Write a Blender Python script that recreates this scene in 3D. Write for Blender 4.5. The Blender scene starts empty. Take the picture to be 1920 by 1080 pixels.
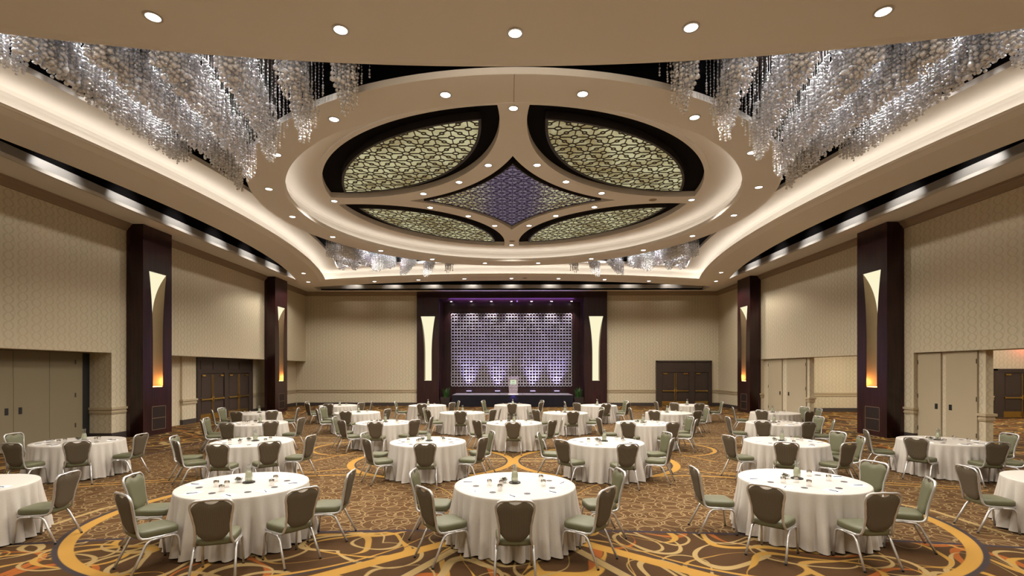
import bpy, math, random
from math import pi, sin, cos, sqrt, atan2, radians, exp, hypot
from mathutils import Vector, Matrix
random.seed(7)
S = bpy.context.scene
COL = S.collection
# ------------------------------------------------------------------ view
S.view_settings.view_transform = 'Standard'
S.view_settings.look = 'None'
S.view_settings.gamma = 1.0
S.view_settings.use_curve_mapping = False
S.view_settings.exposure = 0.40
cy = S.cycles
cy.use_denoising = True
cy.max_bounces = 8; cy.diffuse_bounces = 6; cy.glossy_bounces = 3
cy.transmission_bounces = 5; cy.transparent_max_bounces = 8
cy.caustics_reflective = False; cy.caustics_refractive = False
cy.sample_clamp_indirect = 3.0

cam = bpy.data.cameras.new('camera'); cam.sensor_width = 36.0
cam.lens = 924.3 / 1920 * 36; cam.shift_x = 13 / 1920; cam.shift_y = 154 / 1920
cam.clip_start = 0.05; cam.clip_end = 200
co = bpy.data.objects.new('camera', cam); COL.objects.link(co)
co.location = (-0.079, 0, 2.4); co.rotation_euler = (pi / 2, 0, 0.010); S.camera = co

w = bpy.data.worlds.new('world'); S.world = w; w.use_nodes = True
w.node_tree.nodes['Background'].inputs[0].default_value = (0.02, 0.018, 0.016, 1)

# ------------------------------------------------------------------ materials
def new_mat(name):
    m = bpy.data.materials.new(name); m.use_nodes = True
    nt = m.node_tree; nt.nodes.clear()
    return m, nt
class NG:
    """small helper to write shader maths"""
    def __init__(s, nt): s.nt = nt; s.N = nt.nodes; s.L = nt.links
    def n(s, t, **k):
        o = s.N.new(t)
        for a, b in k.items(): setattr(o, a, b)
        return o
    def put(s, sock, v):
        if hasattr(v, 'is_linked') or isinstance(v, bpy.types.NodeSocket): s.L.new(v, sock)
        else: sock.default_value = v
    def m(s, op, a, b=None, c=None, clamp=False):
        o = s.n('ShaderNodeMath', operation=op); o.use_clamp = clamp
        s.put(o.inputs[0], a)
        if b is not None: s.put(o.inputs[1], b)
        if c is not None: s.put(o.inputs[2], c)
        return o.outputs[0]
    def vm(s, op, a, b=None):
        o = s.n('ShaderNodeVectorMath', operation=op); s.put(o.inputs[0], a)
        if b is not None: s.put(o.inputs[1], b)
        return o.outputs[0] if op not in ('LENGTH', 'DISTANCE', 'DOT_PRODUCT') else o.outputs['Value']
    def mix(s, f, a, b):
        o = s.n('ShaderNodeMix', data_type='RGBA'); s.put(o.inputs[0], f)
        s.put(o.inputs[6], a); s.put(o.inputs[7], b); return o.outputs[2]
    def step(s, x, e0, e1):   # smooth step, e0 > e1 allowed
        o = s.n('ShaderNodeMapRange', interpolation_type='SMOOTHSTEP')
        s.put(o.inputs[0], x); o.inputs[1].default_value = min(e0, e1); o.inputs[2].default_value = max(e0, e1)
        o.inputs[3].default_value = 0 if e0 < e1 else 1; o.inputs[4].default_value = 1 if e0 < e1 else 0
        return o.outputs[0]
    def noise(s, vec, scale, detail=2, out=0):
        o = s.n('ShaderNodeTexNoise'); o.inputs['Scale'].default_value = scale; o.inputs['Detail'].default_value = detail
        if vec is not None: s.L.new(vec, o.inputs['Vector'])
        return o.outputs[out]
    def pos(s):
        return s.n('ShaderNodeNewGeometry').outputs['Position']
    def sep(s, v):
        o = s.n('ShaderNodeSeparateXYZ'); s.L.new(v, o.inputs[0]); return o.outputs
    def comb(s, x, y, z=0.0):
        o = s.n('ShaderNodeCombineXYZ'); s.put(o.inputs[0], x); s.put(o.inputs[1], y); s.put(o.inputs[2], z); return o.outputs[0]
def rgb(r, g, b):   # sRGB 0-255 -> linear
    f = lambda c: (c / 255 / 12.92) if c / 255 <= 0.04045 else ((c / 255 + 0.055) / 1.055) ** 2.4
    return (f(r), f(g), f(b), 1)
def finish(nt, col, rough=0.6, metal=0.0, spec=0.5, bump=None, **k):
    g = NG(nt); p = g.n('ShaderNodeBsdfPrincipled'); o = g.n('ShaderNodeOutputMaterial')
    g.put(p.inputs['Base Color'], col); g.put(p.inputs['Roughness'], rough); p.inputs['Metallic'].default_value = metal
    p.inputs['Specular IOR Level'].default_value = spec
    for a, b in k.items(): g.put(p.inputs[a.replace('_', ' ')], b)
    if bump is not None:
        b = g.n('ShaderNodeBump'); b.inputs['Strength'].default_value = bump[1]; b.inputs['Distance'].default_value = bump[2]
        g.L.new(bump[0], b.inputs['Height']); g.L.new(b.outputs[0], p.inputs['Normal'])
    g.L.new(p.outputs[0], o.inputs[0])
def plain(name, col, rough=0.6, metal=0.0, spec=0.5, var=0.06, scale=3.0, bump=0.0, **k):
    m, nt = new_mat(name); g = NG(nt)
    nz = g.noise(g.pos(), scale, 3)
    c2 = tuple(max(0, c * (1 - var * 2)) for c in col[:3]) + (1,)
    c = g.mix(nz, c2, col)
    b = None
    if bump: b = (g.noise(g.pos(), scale * 30, 2), bump, 0.01)
    finish(nt, c, rough, metal, spec, b, **k); return m
def emit(name, col, st):
    m, nt = new_mat(name); g = NG(nt)
    e = g.n('ShaderNodeEmission'); e.inputs[0].default_value = col; e.inputs[1].default_value = st
    o = g.n('ShaderNodeOutputMaterial'); g.L.new(e.outputs[0], o.inputs[0]); return m

M = {}
M['paint'] = plain('ceiling paint', rgb(221, 216, 208), 0.8, var=0.02, scale=0.6)
M['cove_paint'] = M['paint']
M['black'] = plain('black plenum', rgb(17, 15, 16), 0.8, spec=0.05, var=0.1)
M['darkframe'] = plain('dark bronze frame', rgb(38, 33, 32), 0.45, var=0.1)
M['wood'] = None
M['silver'] = plain('brushed silver band', rgb(200, 196, 192), 0.38, 0.4, var=0.04)
M['alu'] = plain('brushed aluminium', rgb(200, 198, 196), 0.32, 0.65, var=0.05, scale=8)
M['rubber'] = plain('black rubber', rgb(18, 17, 17), 0.6)
M['bronze'] = plain('bronze jamb', rgb(140, 118, 96), 0.5, 0.6, var=0.08)
M['brass'] = plain('polished brass', rgb(205, 170, 95), 0.25, 0.9, var=0.06)
M['doorwood'] = plain('dark stained door', rgb(62, 50, 44), 0.45, var=0.12, scale=5)
M['partition'] = plain('fabric partition', rgb(172, 158, 132), 0.75, var=0.04, scale=1.2)
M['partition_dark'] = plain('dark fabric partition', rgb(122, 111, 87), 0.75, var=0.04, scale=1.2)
M['base'] = plain('dark baseboard', rgb(62, 54, 50), 0.5)
M['molding'] = plain('painted chair rail', rgb(176, 160, 132), 0.55, var=0.03)
M['crown'] = plain('taupe crown', rgb(138, 118, 96), 0.6, var=0.03)
M['cushion'] = plain('sage vinyl', rgb(93, 92, 66), 0.55, var=0.07, scale=6, bump=0.05)
M['stage_top'] = plain('grey stage deck', rgb(150, 142, 150), 0.5)
M['planter'] = plain('dark planter', rgb(46, 38, 38), 0.4)
M['leaf'] = plain('plant leaf', rgb(52, 92, 40), 0.5, var=0.3, scale=5)
M['white_paper'] = plain('white paper', rgb(250, 250, 252), 0.7, var=0.01)
M['pen'] = plain('black pen', rgb(20, 22, 34), 0.35)
M['coaster'] = plain('dark coaster', rgb(58, 54, 62), 0.5, var=0.2, scale=40)
M['tray'] = plain('black tray', rgb(26, 26, 28), 0.35)
M['white_metal'] = plain('white screen', rgb(232, 230, 236), 0.45, var=0.02)
M['sign_white'] = plain('white sensor', rgb(230, 228, 232), 0.4)
M['grille'] = plain('vent grille', rgb(52, 40, 38), 0.5, 0.4)
M['lens'] = emit('downlight lens', (1.0, 0.93, 0.82, 1), 14.0)
M['spark'] = emit('tiny spotlight lens', (1.0, 0.96, 0.92, 1), 40.0)
M['led'] = emit('cove led strip', (1.0, 0.92, 0.82, 1), 5.8)
M['led_in'] = emit('inner cove led strip', (1.0, 0.92, 0.82, 1), 4.5)
M['led_purple'] = emit('purple led', (0.30, 0.16, 1.0, 1), 9.0)
M['up_lens'] = emit('uplight lens', (0.5, 0.4, 1.0, 1), 8.0)
M['sconce'] = emit('sconce glass', (1.0, 0.93, 0.62, 1), 0.74)
M['led_warm'] = emit('sconce lamp', (1.0, 0.42, 0.10, 1), 12.0)
M['foyer_light'] = emit('foyer light', (1.0, 0.93, 0.8, 1), 3.0)

def mk_wood():
    m, nt = new_mat('dark mahogany'); g = NG(nt)
    x, y, z = g.sep(g.pos())
    v = g.comb(g.m('MULTIPLY', x, 9.0), g.m('MULTIPLY', y, 9.0), g.m('MULTIPLY', z, 0.35))
    n = g.noise(v, 2.0, 4)
    c = g.mix(g.step(n, 0.35, 0.68), rgb(33, 17, 18), rgb(54, 26, 28))
    finish(nt, c, 0.28, spec=0.45); M['wood'] = m
mk_wood()
def mk_wallpaper(name, axis):
    m, nt = new_mat(name); g = NG(nt)
    x, y, z = g.sep(g.pos()); nn = g.sep(g.n('ShaderNodeNewGeometry').outputs['Normal'])[0]
    fx_ = g.m('GREATER_THAN', g.m('ABSOLUTE', nn), 0.5); u = g.m('ADD', g.m('MULTIPLY', fx_, y), g.m('MULTIPLY', g.m('SUBTRACT', 1.0, fx_), x))
    pch = 0.40
    us = g.m('DIVIDE', u, pch)
    cell = g.m('FLOOR', us); fu = g.m('SUBTRACT', g.m('FRACT', us), 0.5)
    odd = g.m('MULTIPLY', g.m('MODULO', g.m('ABSOLUTE', cell), 2.0), 1.57)
    zz = g.m('ADD', g.m('MULTIPLY', z, 13.0), odd)
    sv = g.m('SINE', zz); sn = g.m('MULTIPLY', g.m('MULTIPLY', g.m('SIGN', sv), g.m('POWER', g.m('ABSOLUTE', sv), 0.55)), 0.33)
    sn2 = g.m('MULTIPLY', g.m('SINE', g.m('MULTIPLY_ADD', z, 6.5, 0.8)), 0.44)
    d1 = g.m('ABSOLUTE', g.m('SUBTRACT', fu, sn)); d2 = g.m('ABSOLUTE', g.m('ADD', fu, sn))
    d3 = g.m('ABSOLUTE', g.m('SUBTRACT', fu, sn2))
    lm = g.m('MAXIMUM', g.step(g.m('MINIMUM', d1, d2), 0.10, 0.03), g.m('MULTIPLY', g.step(d3, 0.06, 0.02), 0.6))
    tint = g.noise(g.pos(), 0.5, 1)
    base = g.mix(g.noise(g.pos(), 55, 2), rgb(188, 177, 152), rgb(202, 191, 166))
    line = g.mix(g.step(tint, 0.42, 0.58), rgb(142, 132, 104), rgb(176, 138, 112))
    c = g.mix(g.m('MULTIPLY', lm, 0.34), base, line)
    finish(nt, c, 0.7, spec=0.3); M[name] = m
mk_wallpaper('wallpaper_side', 'y'); mk_wallpaper('wallpaper_back', 'x')

def mk_back_fabric():
    m, nt = new_mat('striped chair back'); g = NG(nt)
    tc = g.n('ShaderNodeTexCoord').outputs['Object']
    x, y, z = g.sep(tc)
    s = g.m('SINE', g.m('MULTIPLY', x, 520.0))
    c = g.mix(g.step(s, -0.6, 0.9), rgb(70, 61, 48), rgb(102, 91, 73))
    finish(nt, c, 0.75, spec=0.25); M['back_fabric'] = m
mk_back_fabric()
def mk_cloth():
    m, nt = new_mat('ivory tablecloth'); g = NG(nt)
    n = g.noise(g.pos(), 60, 2)
    c = g.mix(n, rgb(182, 174, 165), rgb(194, 187, 178))
    finish(nt, c, 0.55, spec=0.35, Sheen_Weight=0.15); M['cloth'] = m
mk_cloth()
def mk_glass(name, tint, gl=0.25, diff=0.0):
    m, nt = new_mat(name); g = NG(nt)
    t = g.n('ShaderNodeBsdfTransparent'); t.inputs[0].default_value = tint
    gs = g.n('ShaderNodeBsdfGlossy'); gs.inputs[0].default_value = (1, 1, 1, 1); gs.inputs[1].default_value = 0.04
    lw = g.n('ShaderNodeLayerWeight'); lw.inputs[0].default_value = 0.35
    f = g.m('MULTIPLY_ADD', lw.outputs['Facing'], 0.6, gl * 0.3, clamp=True)
    mx = g.n('ShaderNodeMixShader'); g.L.new(f, mx.inputs[0]); g.L.new(t.outputs[0], mx.inputs[1]); g.L.new(gs.outputs[0], mx.inputs[2])
    out = mx.outputs[0]
    if diff:
        d = g.n('ShaderNodeBsdfDiffuse'); d.inputs[0].default_value = tint
        m2 = g.n('ShaderNodeMixShader'); m2.inputs[0].default_value = diff
        g.L.new(out, m2.inputs[1]); g.L.new(d.outputs[0], m2.inputs[2]); out = m2.outputs[0]
    o = g.n('ShaderNodeOutputMaterial'); g.L.new(out, o.inputs[0]); M[name] = m
mk_glass('glass', (0.93, 0.95, 0.95, 1)); mk_glass('water', (0.97, 0.96, 0.78, 1), 0.2, 0.55)
mk_glass('acrylic', (0.86, 0.78, 0.90, 1), 0.5, 0.18)
M['lemon'] = plain('lemon slice', rgb(214, 214, 120), 0.5, var=0.15, scale=60)
M['candy'] = plain('wrapped candy', rgb(120, 112, 90), 0.3, 0.3, var=0.5, scale=120)
def mk_crystal():
    m, nt = new_mat('cut crystal'); g = NG(nt)
    gs = g.n('ShaderNodeBsdfGlossy'); gs.inputs[0].default_value = (1, 1, 1, 1); gs.inputs[1].default_value = 0.12
    t = g.n('ShaderNodeBsdfTransparent'); t.inputs[0].default_value = (0.96, 0.96, 0.98, 1)
    d = g.n('ShaderNodeBsdfDiffuse'); d.inputs[0].default_value = (0.92, 0.92, 0.94, 1)
    a = g.n('ShaderNodeMixShader'); a.inputs[0].default_value = 0.46
    g.L.new(gs.outputs[0], a.inputs[1]); g.L.new(d.outputs[0], a.inputs[2])
    b = g.n('ShaderNodeMixShader'); b.inputs[0].default_value = 0.33
    g.L.new(a.outputs[0], b.inputs[1]); g.L.new(t.outputs[0], b.inputs[2])
    o = g.n('ShaderNodeOutputMaterial'); g.L.new(b.outputs[0], o.inputs[0]); M['crystal'] = m
mk_crystal()
def mk_onyx(name, star):
    m, nt = new_mat(name); g = NG(nt)
    p = g.pos(); n1 = g.noise(p, 0.9, 3); n2 = g.noise(p, 3.5, 4)
    c = g.mix(g.step(n1, 0.38, 0.62), rgb(160, 142, 96), rgb(214, 204, 156))
    c = g.mix(g.m('MULTIPLY', g.step(n2, 0.35, 0.75), 0.5), c, rgb(236, 232, 190))
    if star:
        x, y, z = g.sep(p)
        f = g.step(g.m('ADD', g.m('ABSOLUTE', x), g.m('MULTIPLY', g.m('SUBTRACT', n2, 0.5), 0.8)), 1.7, 0.5)
        c = g.mix(f, c, rgb(126, 114, 128))
    e = g.n('ShaderNodeEmission'); g.L.new(c, e.inputs[0]); e.inputs[1].default_value = 0.54
    o = g.n('ShaderNodeOutputMaterial'); g.L.new(e.outputs[0], o.inputs[0]); M[name] = m
mk_onyx('onyx', False); mk_onyx('onyx_star', True)
M['lattice'] = plain('bronze lattice', rgb(62, 50, 34), 0.4, 0.5, var=0.1)
M['lattice_star'] = plain('violet lit lattice', rgb(86, 74, 130), 0.4, 0.5, var=0.1)  # violet light falling on the star's lattice is put into its colour
M['skirt'] = None
def mk_skirt():
    m, nt = new_mat('black pleated skirt'); g = NG(nt)
    finish(nt, g.mix(g.noise(g.pos(), 4), rgb(22, 19, 26), rgb(34, 30, 40)), 0.6); M['skirt'] = m
mk_skirt()

CD = 17.6   # centre of the ceiling figure
def mk_carpet():
    m, nt = new_mat('patterned carpet'); g = NG(nt)
    p = g.pos(); X, Y, Z = g.sep(p)
    dx, dy = X, g.m('SUBTRACT', Y, CD)
    q = g.comb(X, Y, 0.0)
    fine = g.noise(q, 120, 2); mid = g.noise(q, 1.3, 3)
    brown = g.mix(mid, rgb(68, 48, 27), rgb(88, 62, 35))
    brown2 = g.mix(mid, rgb(62, 43, 25), rgb(77, 54, 31))
    # inside: overlapping small rings
    ring = None
    for k, (sc, off, r, wd) in enumerate([(2.1, (0.0, 0.0), 0.19, 0.013), (2.1, (3.7, 1.9), 0.15, 0.012), (2.7, (8.1, 5.3), 0.12, 0.011), (1.6, (1.2, 7.7), 0.24, 0.013)]):
        vo = g.n('ShaderNodeTexVoronoi', voronoi_dimensions='2D', feature='F1'); vo.inputs['Scale'].default_value = sc
        vo.inputs['Randomness'].default_value = 0.55
        g.L.new(g.vm('ADD', q, (off[0], off[1], 0)), vo.inputs['Vector'])
        cr = g.sep(vo.outputs['Color'])[0]
        d = g.m('DIVIDE', vo.outputs['Distance'], sc)
        rr = g.m('MULTIPLY_ADD', cr, 0.05, r - 0.02)
        lm = g.step(g.m('ABSOLUTE', g.m('SUBTRACT', d, rr)), wd, wd * 0.35)
        ring = lm if ring is None else g.m('MAXIMUM', ring, lm)
    inner = g.mix(g.m('MULTIPLY', ring, 0.62), brown, rgb(154, 130, 92))
    # outside: big calligraphic swirls
    warp = g.noise(q, 0.55, 1, out=1)
    wv = g.vm('ADD', q, g.vm('MULTIPLY', g.vm('SUBTRACT', warp, (0.5, 0.5, 0.5)), (1.5, 1.5, 0)))
    outer = brown2
    for sc, off, r, wd, colr in [(0.55, (0.3, 0.4), 0.66, 0.060, rgb(140, 78, 34)), (0.62, (4.3, 2.2), 0.60, 0.055, rgb(156, 120, 60)), (0.85, (9.4, 7.2), 0.44, 0.040, rgb(154, 130, 86)), (0.72, (2.4, 8.6), 0.52, 0.045, rgb(160, 122, 56)), (1.0, (6.1, 3.3), 0.36, 0.028, rgb(150, 126, 82))]:
        vo = g.n('ShaderNodeTexVoronoi', voronoi_dimensions='2D', feature='F1'); vo.inputs['Scale'].default_value = sc
        vo.inputs['Randomness'].default_value = 0.75
        g.L.new(g.vm('ADD', wv, (off[0], off[1], 0)), vo.inputs['Vector'])
        d = g.m('DIVIDE', vo.outputs['Distance'], sc)
        wn = g.m('MULTIPLY', g.step(g.noise(g.vm('ADD', q, (off[1], off[0], 0)), 0.8, 1), 0.36, 0.66), wd)
        dd = g.m('SUBTRACT', g.m('ABSOLUTE', g.m('SUBTRACT', d, r)), wn)
        outer = g.mix(g.step(dd, 0.012, -0.004), outer, colr)
    # border figure concentric with the ceiling
    ax, ay = g.m('ABSOLUTE', dx), g.m('ABSOLUTE', dy)
    px = g.m('SUBTRACT', ax, g.m('DIVIDE', g.m('MULTIPLY', dy, dy), 70.0))
    py = g.m('SUBTRACT', ay, g.m('DIVIDE', g.m('MULTIPLY', dx, dx), 70.0))
    ap = g.m('MAXIMUM', px, py)
    col = g.mix(g.step(ap, 10.14, 10.18), inner, outer)
    col = g.mix(g.step(g.m('ABSOLUTE', g.m('SUBTRACT', ap, 10.2)), 0.05, 0.035), col, rgb(54, 46, 50))
    gold, tan, dark = rgb(164, 124, 58), rgb(152, 128, 84), rgb(56, 49, 50)
    def band(col, d, wd, c):   # d = signed distance
        return g.mix(g.step(g.m('ABSOLUTE', d), wd, wd * 0.8), col, c)
    def circ(cx_, cy_, r):
        return g.m('SUBTRACT', g.vm('DISTANCE', g.comb(ax, Y), (cx_, cy_, 0)), r)
    def seg(x0, y0, x1, y1):   # distance to a straight piece, mirrored left and right
        L = hypot(x1 - x0, y1 - y0); ux, uy = (x1 - x0) / L, (y1 - y0) / L
        rx, ry = g.m('SUBTRACT', ax, x0), g.m('SUBTRACT', Y, y0)
        t = g.m('ADD', g.m('MULTIPLY', rx, ux), g.m('MULTIPLY', ry, uy))
        t = g.m('MINIMUM', g.m('MAXIMUM', t, 0.0), L)
        ex = g.m('SUBTRACT', rx, g.m('MULTIPLY', t, ux)); ey = g.m('SUBTRACT', ry, g.m('MULTIPLY', t, uy))
        return g.m('SQRT', g.m('ADD', g.m('MULTIPLY', ex, ex), g.m('MULTIPLY', ey, ey)))
    def crescent(col, cx_, cy_, r, wmax, c):   # band that thins away from the outer side
        d = circ(cx_, cy_, r)
        side = g.m('DIVIDE', g.m('SUBTRACT', ax, cx_), r)
        wn = g.m('MULTIPLY_ADD', side, wmax * 0.5, wmax * 0.52)
        dk = g.m('SUBTRACT', g.m('ABSOLUTE', g.m('SUBTRACT', d, wmax * 0.55)), wn)
        col = g.mix(g.step(dk, 0.01, -0.02), col, dark)
        return g.mix(g.step(g.m('SUBTRACT', g.m('ABSOLUTE', d), g.m('MULTIPLY', wn, 0.85)), 0.01, -0.01), col, c)
    for a in ((5.3, 12.98, 4.6, 14.4), (4.95, 11.42, 3.3, 12.45), (9.4, 9.9, 4.95, 11.42), (9.4, 10.15, 4.9, 11.62)):
        s_ = seg(*a); col = band(col, s_, 0.045, dark); col = band(col, s_, 0.035, gold)
    for a in ((7.2, 7.3, 7.14, 8.5), (7.14, 8.5, 6.4, 9.7), (0.2, 13.02, 2.4, 13.02), (0.2, 13.36, 2.4, 13.36), (5.6, 16.2, 10.0, 16.25), (5.6, 17.5, 10.0, 17.5)):
        col = band(col, seg(*a), 0.05, tan)
    s_ = seg(0.65, 7.1, 4.2, 4.1); col = band(col, s_, 0.11, gold)
    s_ = seg(0.65, 6.9, 1.9, 4.6); col = band(col, s_, 0.085, dark); col = band(col, s_, 0.07, tan)
    col = crescent(col, 3.85, 8.4, 2.86, 0.105, gold)
    col = crescent(col, 4.7, 15.2, 1.40, 0.07, gold)
    d = circ(2.12, 13.0, 2.05); col = band(col, d, 0.13, dark); col = band(col, g.m('SUBTRACT', d, 0.02), 0.10, gold)
    col = g.mix(g.m('MULTIPLY', g.step(fine, 0.35, 0.8), 0.22), col, rgb(60, 42, 24))
    finish(nt, col, 0.95, spec=0.1, bump=(fine, 0.25, 0.01)); M['carpet'] = m
mk_carpet()

# ------------------------------------------------------------------ mesh helpers
class MB:
    def __init__(s): s.v = []; s.f = []; s.mi = []; s.sm = []; s.cur = 0; s.smooth = False
    def add(s, vs, fs):
        o = len(s.v); s.v += [tuple(p) for p in vs]
        for f in fs:
            s.f.append(tuple(i + o for i in f)); s.mi.append(s.cur); s.sm.append(s.smooth)
        return s
    def box(s, x0, x1, y0, y1, z0, z1):
        v = [(x, y, z) for z in (z0, z1) for y in (y0, y1) for x in (x0, x1)]
        return s.add(v, [(0, 2, 3, 1), (4, 5, 7, 6), (0, 1, 5, 4), (2, 6, 7, 3), (0, 4, 6, 2), (1, 3, 7, 5)])
    def loft(s, loops, closed=True, cap0=False, cap1=False):
        n = len(loops[0]); vs = [p for l in loops for p in l]; fs = []
        for i in range(len(loops) - 1):
            for j in range(n if closed else n - 1):
                a, b = i * n + j, i * n + (j + 1) % n
                fs.append((a, b, b + n, a + n))
        if cap0: fs.append(tuple(range(n - 1, -1, -1)))
        if cap1: fs.append(tuple((len(loops) - 1) * n + j for j in range(n)))
        return s.add(vs, fs)
    def lathe(s, prof, n=24, c=(0, 0, 0), cap0=False, cap1=False):
        return s.loft([[(c[0] + r * cos(2 * pi * j / n), c[1] + r * sin(2 * pi * j / n), c[2] + z) for j in range(n)] for r, z in prof], True, cap0, cap1)
    def tube(s, pts, rx, ry=None, n=8, up=(0, 0, 1)):
        """sweep an oval section along a path; rx sideways, ry along up-ish"""
        ry = ry or rx; P = [Vector(p) for p in pts]; loops = []
        prev = None
        for i, p in enumerate(P):
            t = (P[min(i + 1, len(P) - 1)] - P[max(i - 1, 0)]).normalized()
            u = Vector(up) if prev is None else prev
            b = t.cross(u)
            if b.length < 1e-4: b = t.cross(Vector((1, 0, 0)))
            b.normalize(); u = b.cross(t).normalized(); prev = u
            loops.append([p + b * (rx * cos(2 * pi * j / n)) + u * (ry * sin(2 * pi * j / n)) for j in range(n)])
        return s.loft(loops, True, True, True)
    def build(s, name, mat, parent=None, loc=None, smooth=False):
        me = bpy.data.meshes.new(name); me.from_pydata(s.v, [], s.f)
        for mm in (mat if isinstance(mat, (list, tuple)) else [mat]): me.materials.append(mm)
        me.polygons.foreach_set('material_index', s.mi)
        me.polygons.foreach_set('use_smooth', [smooth or a for a in s.sm])
        me.update()
        return link(name, me, parent, loc)
def link(name, me, parent=None, loc=None):
    o = bpy.data.objects.new(name, me); COL.objects.link(o)
    if parent: o.parent = parent
    if loc: o.location = loc
    return o
def tag(o, label=None, cat=None, group=None, kind=None):
    if label: o['label'] = label
    if cat: o['category'] = cat
    if group: o['group'] = group
    if kind: o['kind'] = kind
    return o
def empty(name, loc, rz=0, label=None, cat=None, group=None):
    o = bpy.data.objects.new(name, None); COL.objects.link(o); o.location = loc; o.rotation_euler = (0, 0, rz)
    o.empty_display_size = 0.1
    return tag(o, label, cat, group)
def struct(o): o['kind'] = 'structure'; return o
KIDS = {}
def copy_tree(o, loc, rz=0, kids=None):
    c = o.copy(); COL.objects.link(c); c.location = loc; c.rotation_euler = (0, 0, rz)
    for ch in o.children:
        d = ch.copy(); COL.objects.link(d); d.parent = c
        for e in ch.children:
            x = e.copy(); COL.objects.link(x); x.parent = d
    return c
def flat(name, outlines, z0, z1, mat, parent=None, loc=None, M4=None):
    """extruded plate with holes from 2D outlines (first outer, rest holes)"""
    cu = bpy.data.curves.new(name, 'CURVE'); cu.dimensions = '2D'; cu.fill_mode = 'BOTH'; cu.extrude = (z1 - z0) / 2
    for pts in outlines:
        sp = cu.splines.new('POLY'); sp.points.add(len(pts) - 1)
        for q, p in zip(sp.points, pts): q.co = (p[0], p[1], 0, 1)
        sp.use_cyclic_u = True
    t = bpy.data.objects.new(name + '_c', cu); COL.objects.link(t)
    me = bpy.data.meshes.new_from_object(t, depsgraph=None) if False else None
    dg = bpy.context.evaluated_depsgraph_get(); me = bpy.data.meshes.new_from_object(t.evaluated_get(dg))
    bpy.data.objects.remove(t); bpy.data.curves.remove(cu)
    me.transform(Matrix.Translation((0, 0, (z0 + z1) / 2)))
    if M4 is not None: me.transform(M4)
    me.materials.clear(); me.materials.append(mat); me.name = name
    return link(name, me, parent, loc)
def pin(a, z, n=48):
    """pincushion loop with side apex a, concentric with the hall figure"""
    c = 35 - sqrt(35 * 35 - 70 * a); pts = []
    for k in range(4):
        for i in range(n):
            t = (-1 + 2 * i / n) * c; r = a + t * t / 70
            ca, sa = cos(k * pi / 2), sin(k * pi / 2)
            pts.append((r * ca - t * sa, CD + r * sa + t * ca, z))
    return pts
def spot(name, loc, power, size=110, blend=0.6, col=(1, 0.93, 0.83), rad=0.06, rot=(0, 0, 0), parent=None):
    l = bpy.data.lights.new(name, 'SPOT'); l.energy = power; l.spot_size = radians(size); l.spot_blend = blend; l.color = col; l.shadow_soft_size = rad
    o = bpy.data.objects.new(name, l); COL.objects.link(o); o.location = loc; o.rotation_euler = rot
    if parent: o.parent = parent
    return o
def point(name, loc, power, col=(1, 0.9, 0.8), rad=0.05):
    l = bpy.data.lights.new(name, 'POINT'); l.energy = power; l.color = col; l.shadow_soft_size = rad
    o = bpy.data.objects.new(name, l); COL.objects.link(o); o.location = loc; return o
ORD = ['first', 'second', 'third', 'fourth', 'fifth', 'sixth', 'seventh', 'eighth', 'ninth', 'tenth']

# ================================================================== ROOM SHELL
XW, DB = 13.85, 33.1
struct(MB().box(-15.2, 32, -2.6, 36.5, -0.12, 0).build('floor', M['carpet']))
struct(MB().box(-15.2, 15.2, -2.6, 36.5, 9.4, 9.5).build('ceiling', M['black']))
# left wall: upper mass with the deep recesses below it
m = MB().box(-14.75, -XW, -2.3, DB, 3.0, 7.65)
m.box(-14.75, -XW, 16.9, 19.3, 0, 3.0).box(-14.95, -14.65, -2.3, 16.9, 0, 3.0).box(-14.95, -14.5, 19.3, DB, 0, 3.0)
m.box(-14.5, -14.4, 21.4, 22.35, 0, 3.0)
struct(m.build('wall_left', M['wallpaper_side']))
m = MB().box(XW, 14.75, -2.3, DB, 3.0, 7.65).box(XW, 14.75, 17.15, 19.1, 0, 3.0).box(14.02, 14.24, 14.75, 17.15, 0, 3.0)
m.box(14.02, 14.24, 23.35, 27.5, 0, 3.0).box(XW, 14.75, 27.5, DB, 0, 3.0)
struct(m.build('wall_right', M['wallpaper_side']))
m = MB().box(-15.1, -6.31, DB, DB + 0.3, 0, 7.65).box(6.39, 15.1, DB, DB + 0.3, 0, 7.65)
struct(m.build('wall_back', M['wallpaper_back']))
struct(MB().box(-15.1, 32, -2.6, -2.3, 0, 9.4).build('wall_front', M['wallpaper_back']))
# black void above the soffits
m = MB()
for s in (-1, 1): m.box(s * 12.62, s * 14.9, -2.3, DB + 3, 7.76, 9.4)
m.box(-14.9, 14.9, 32.42, DB + 3.2, 7.76, 9.4)
struct(m.build('trim_9', M['black']))
# perimeter soffit and brushed silver band
m = MB().box(-14.0, -12.5, -2.3, DB, 7.65, 7.75).box(12.5, 14.0, -2.3, DB, 7.65, 7.75).box(-12.5, 12.5, 32.3, DB + 0.3, 7.65, 7.75)
struct(m.build('trim_1', M['paint']))
m = MB()
for s in (-1, 1):
    m.loft([[(s * 12.50, y, 7.648), (s * 12.52, y, 8.0), (s * 12.58, y, 8.0), (s * 12.58, y, 7.648)] for y in (-2.3, 16.35, 16.36, 32.3)], True, True, True)
m.box(-12.5, 12.5, 32.3, 32.36, 7.648, 8.0)
struct(m.build('trim_2', M['silver']))
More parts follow.
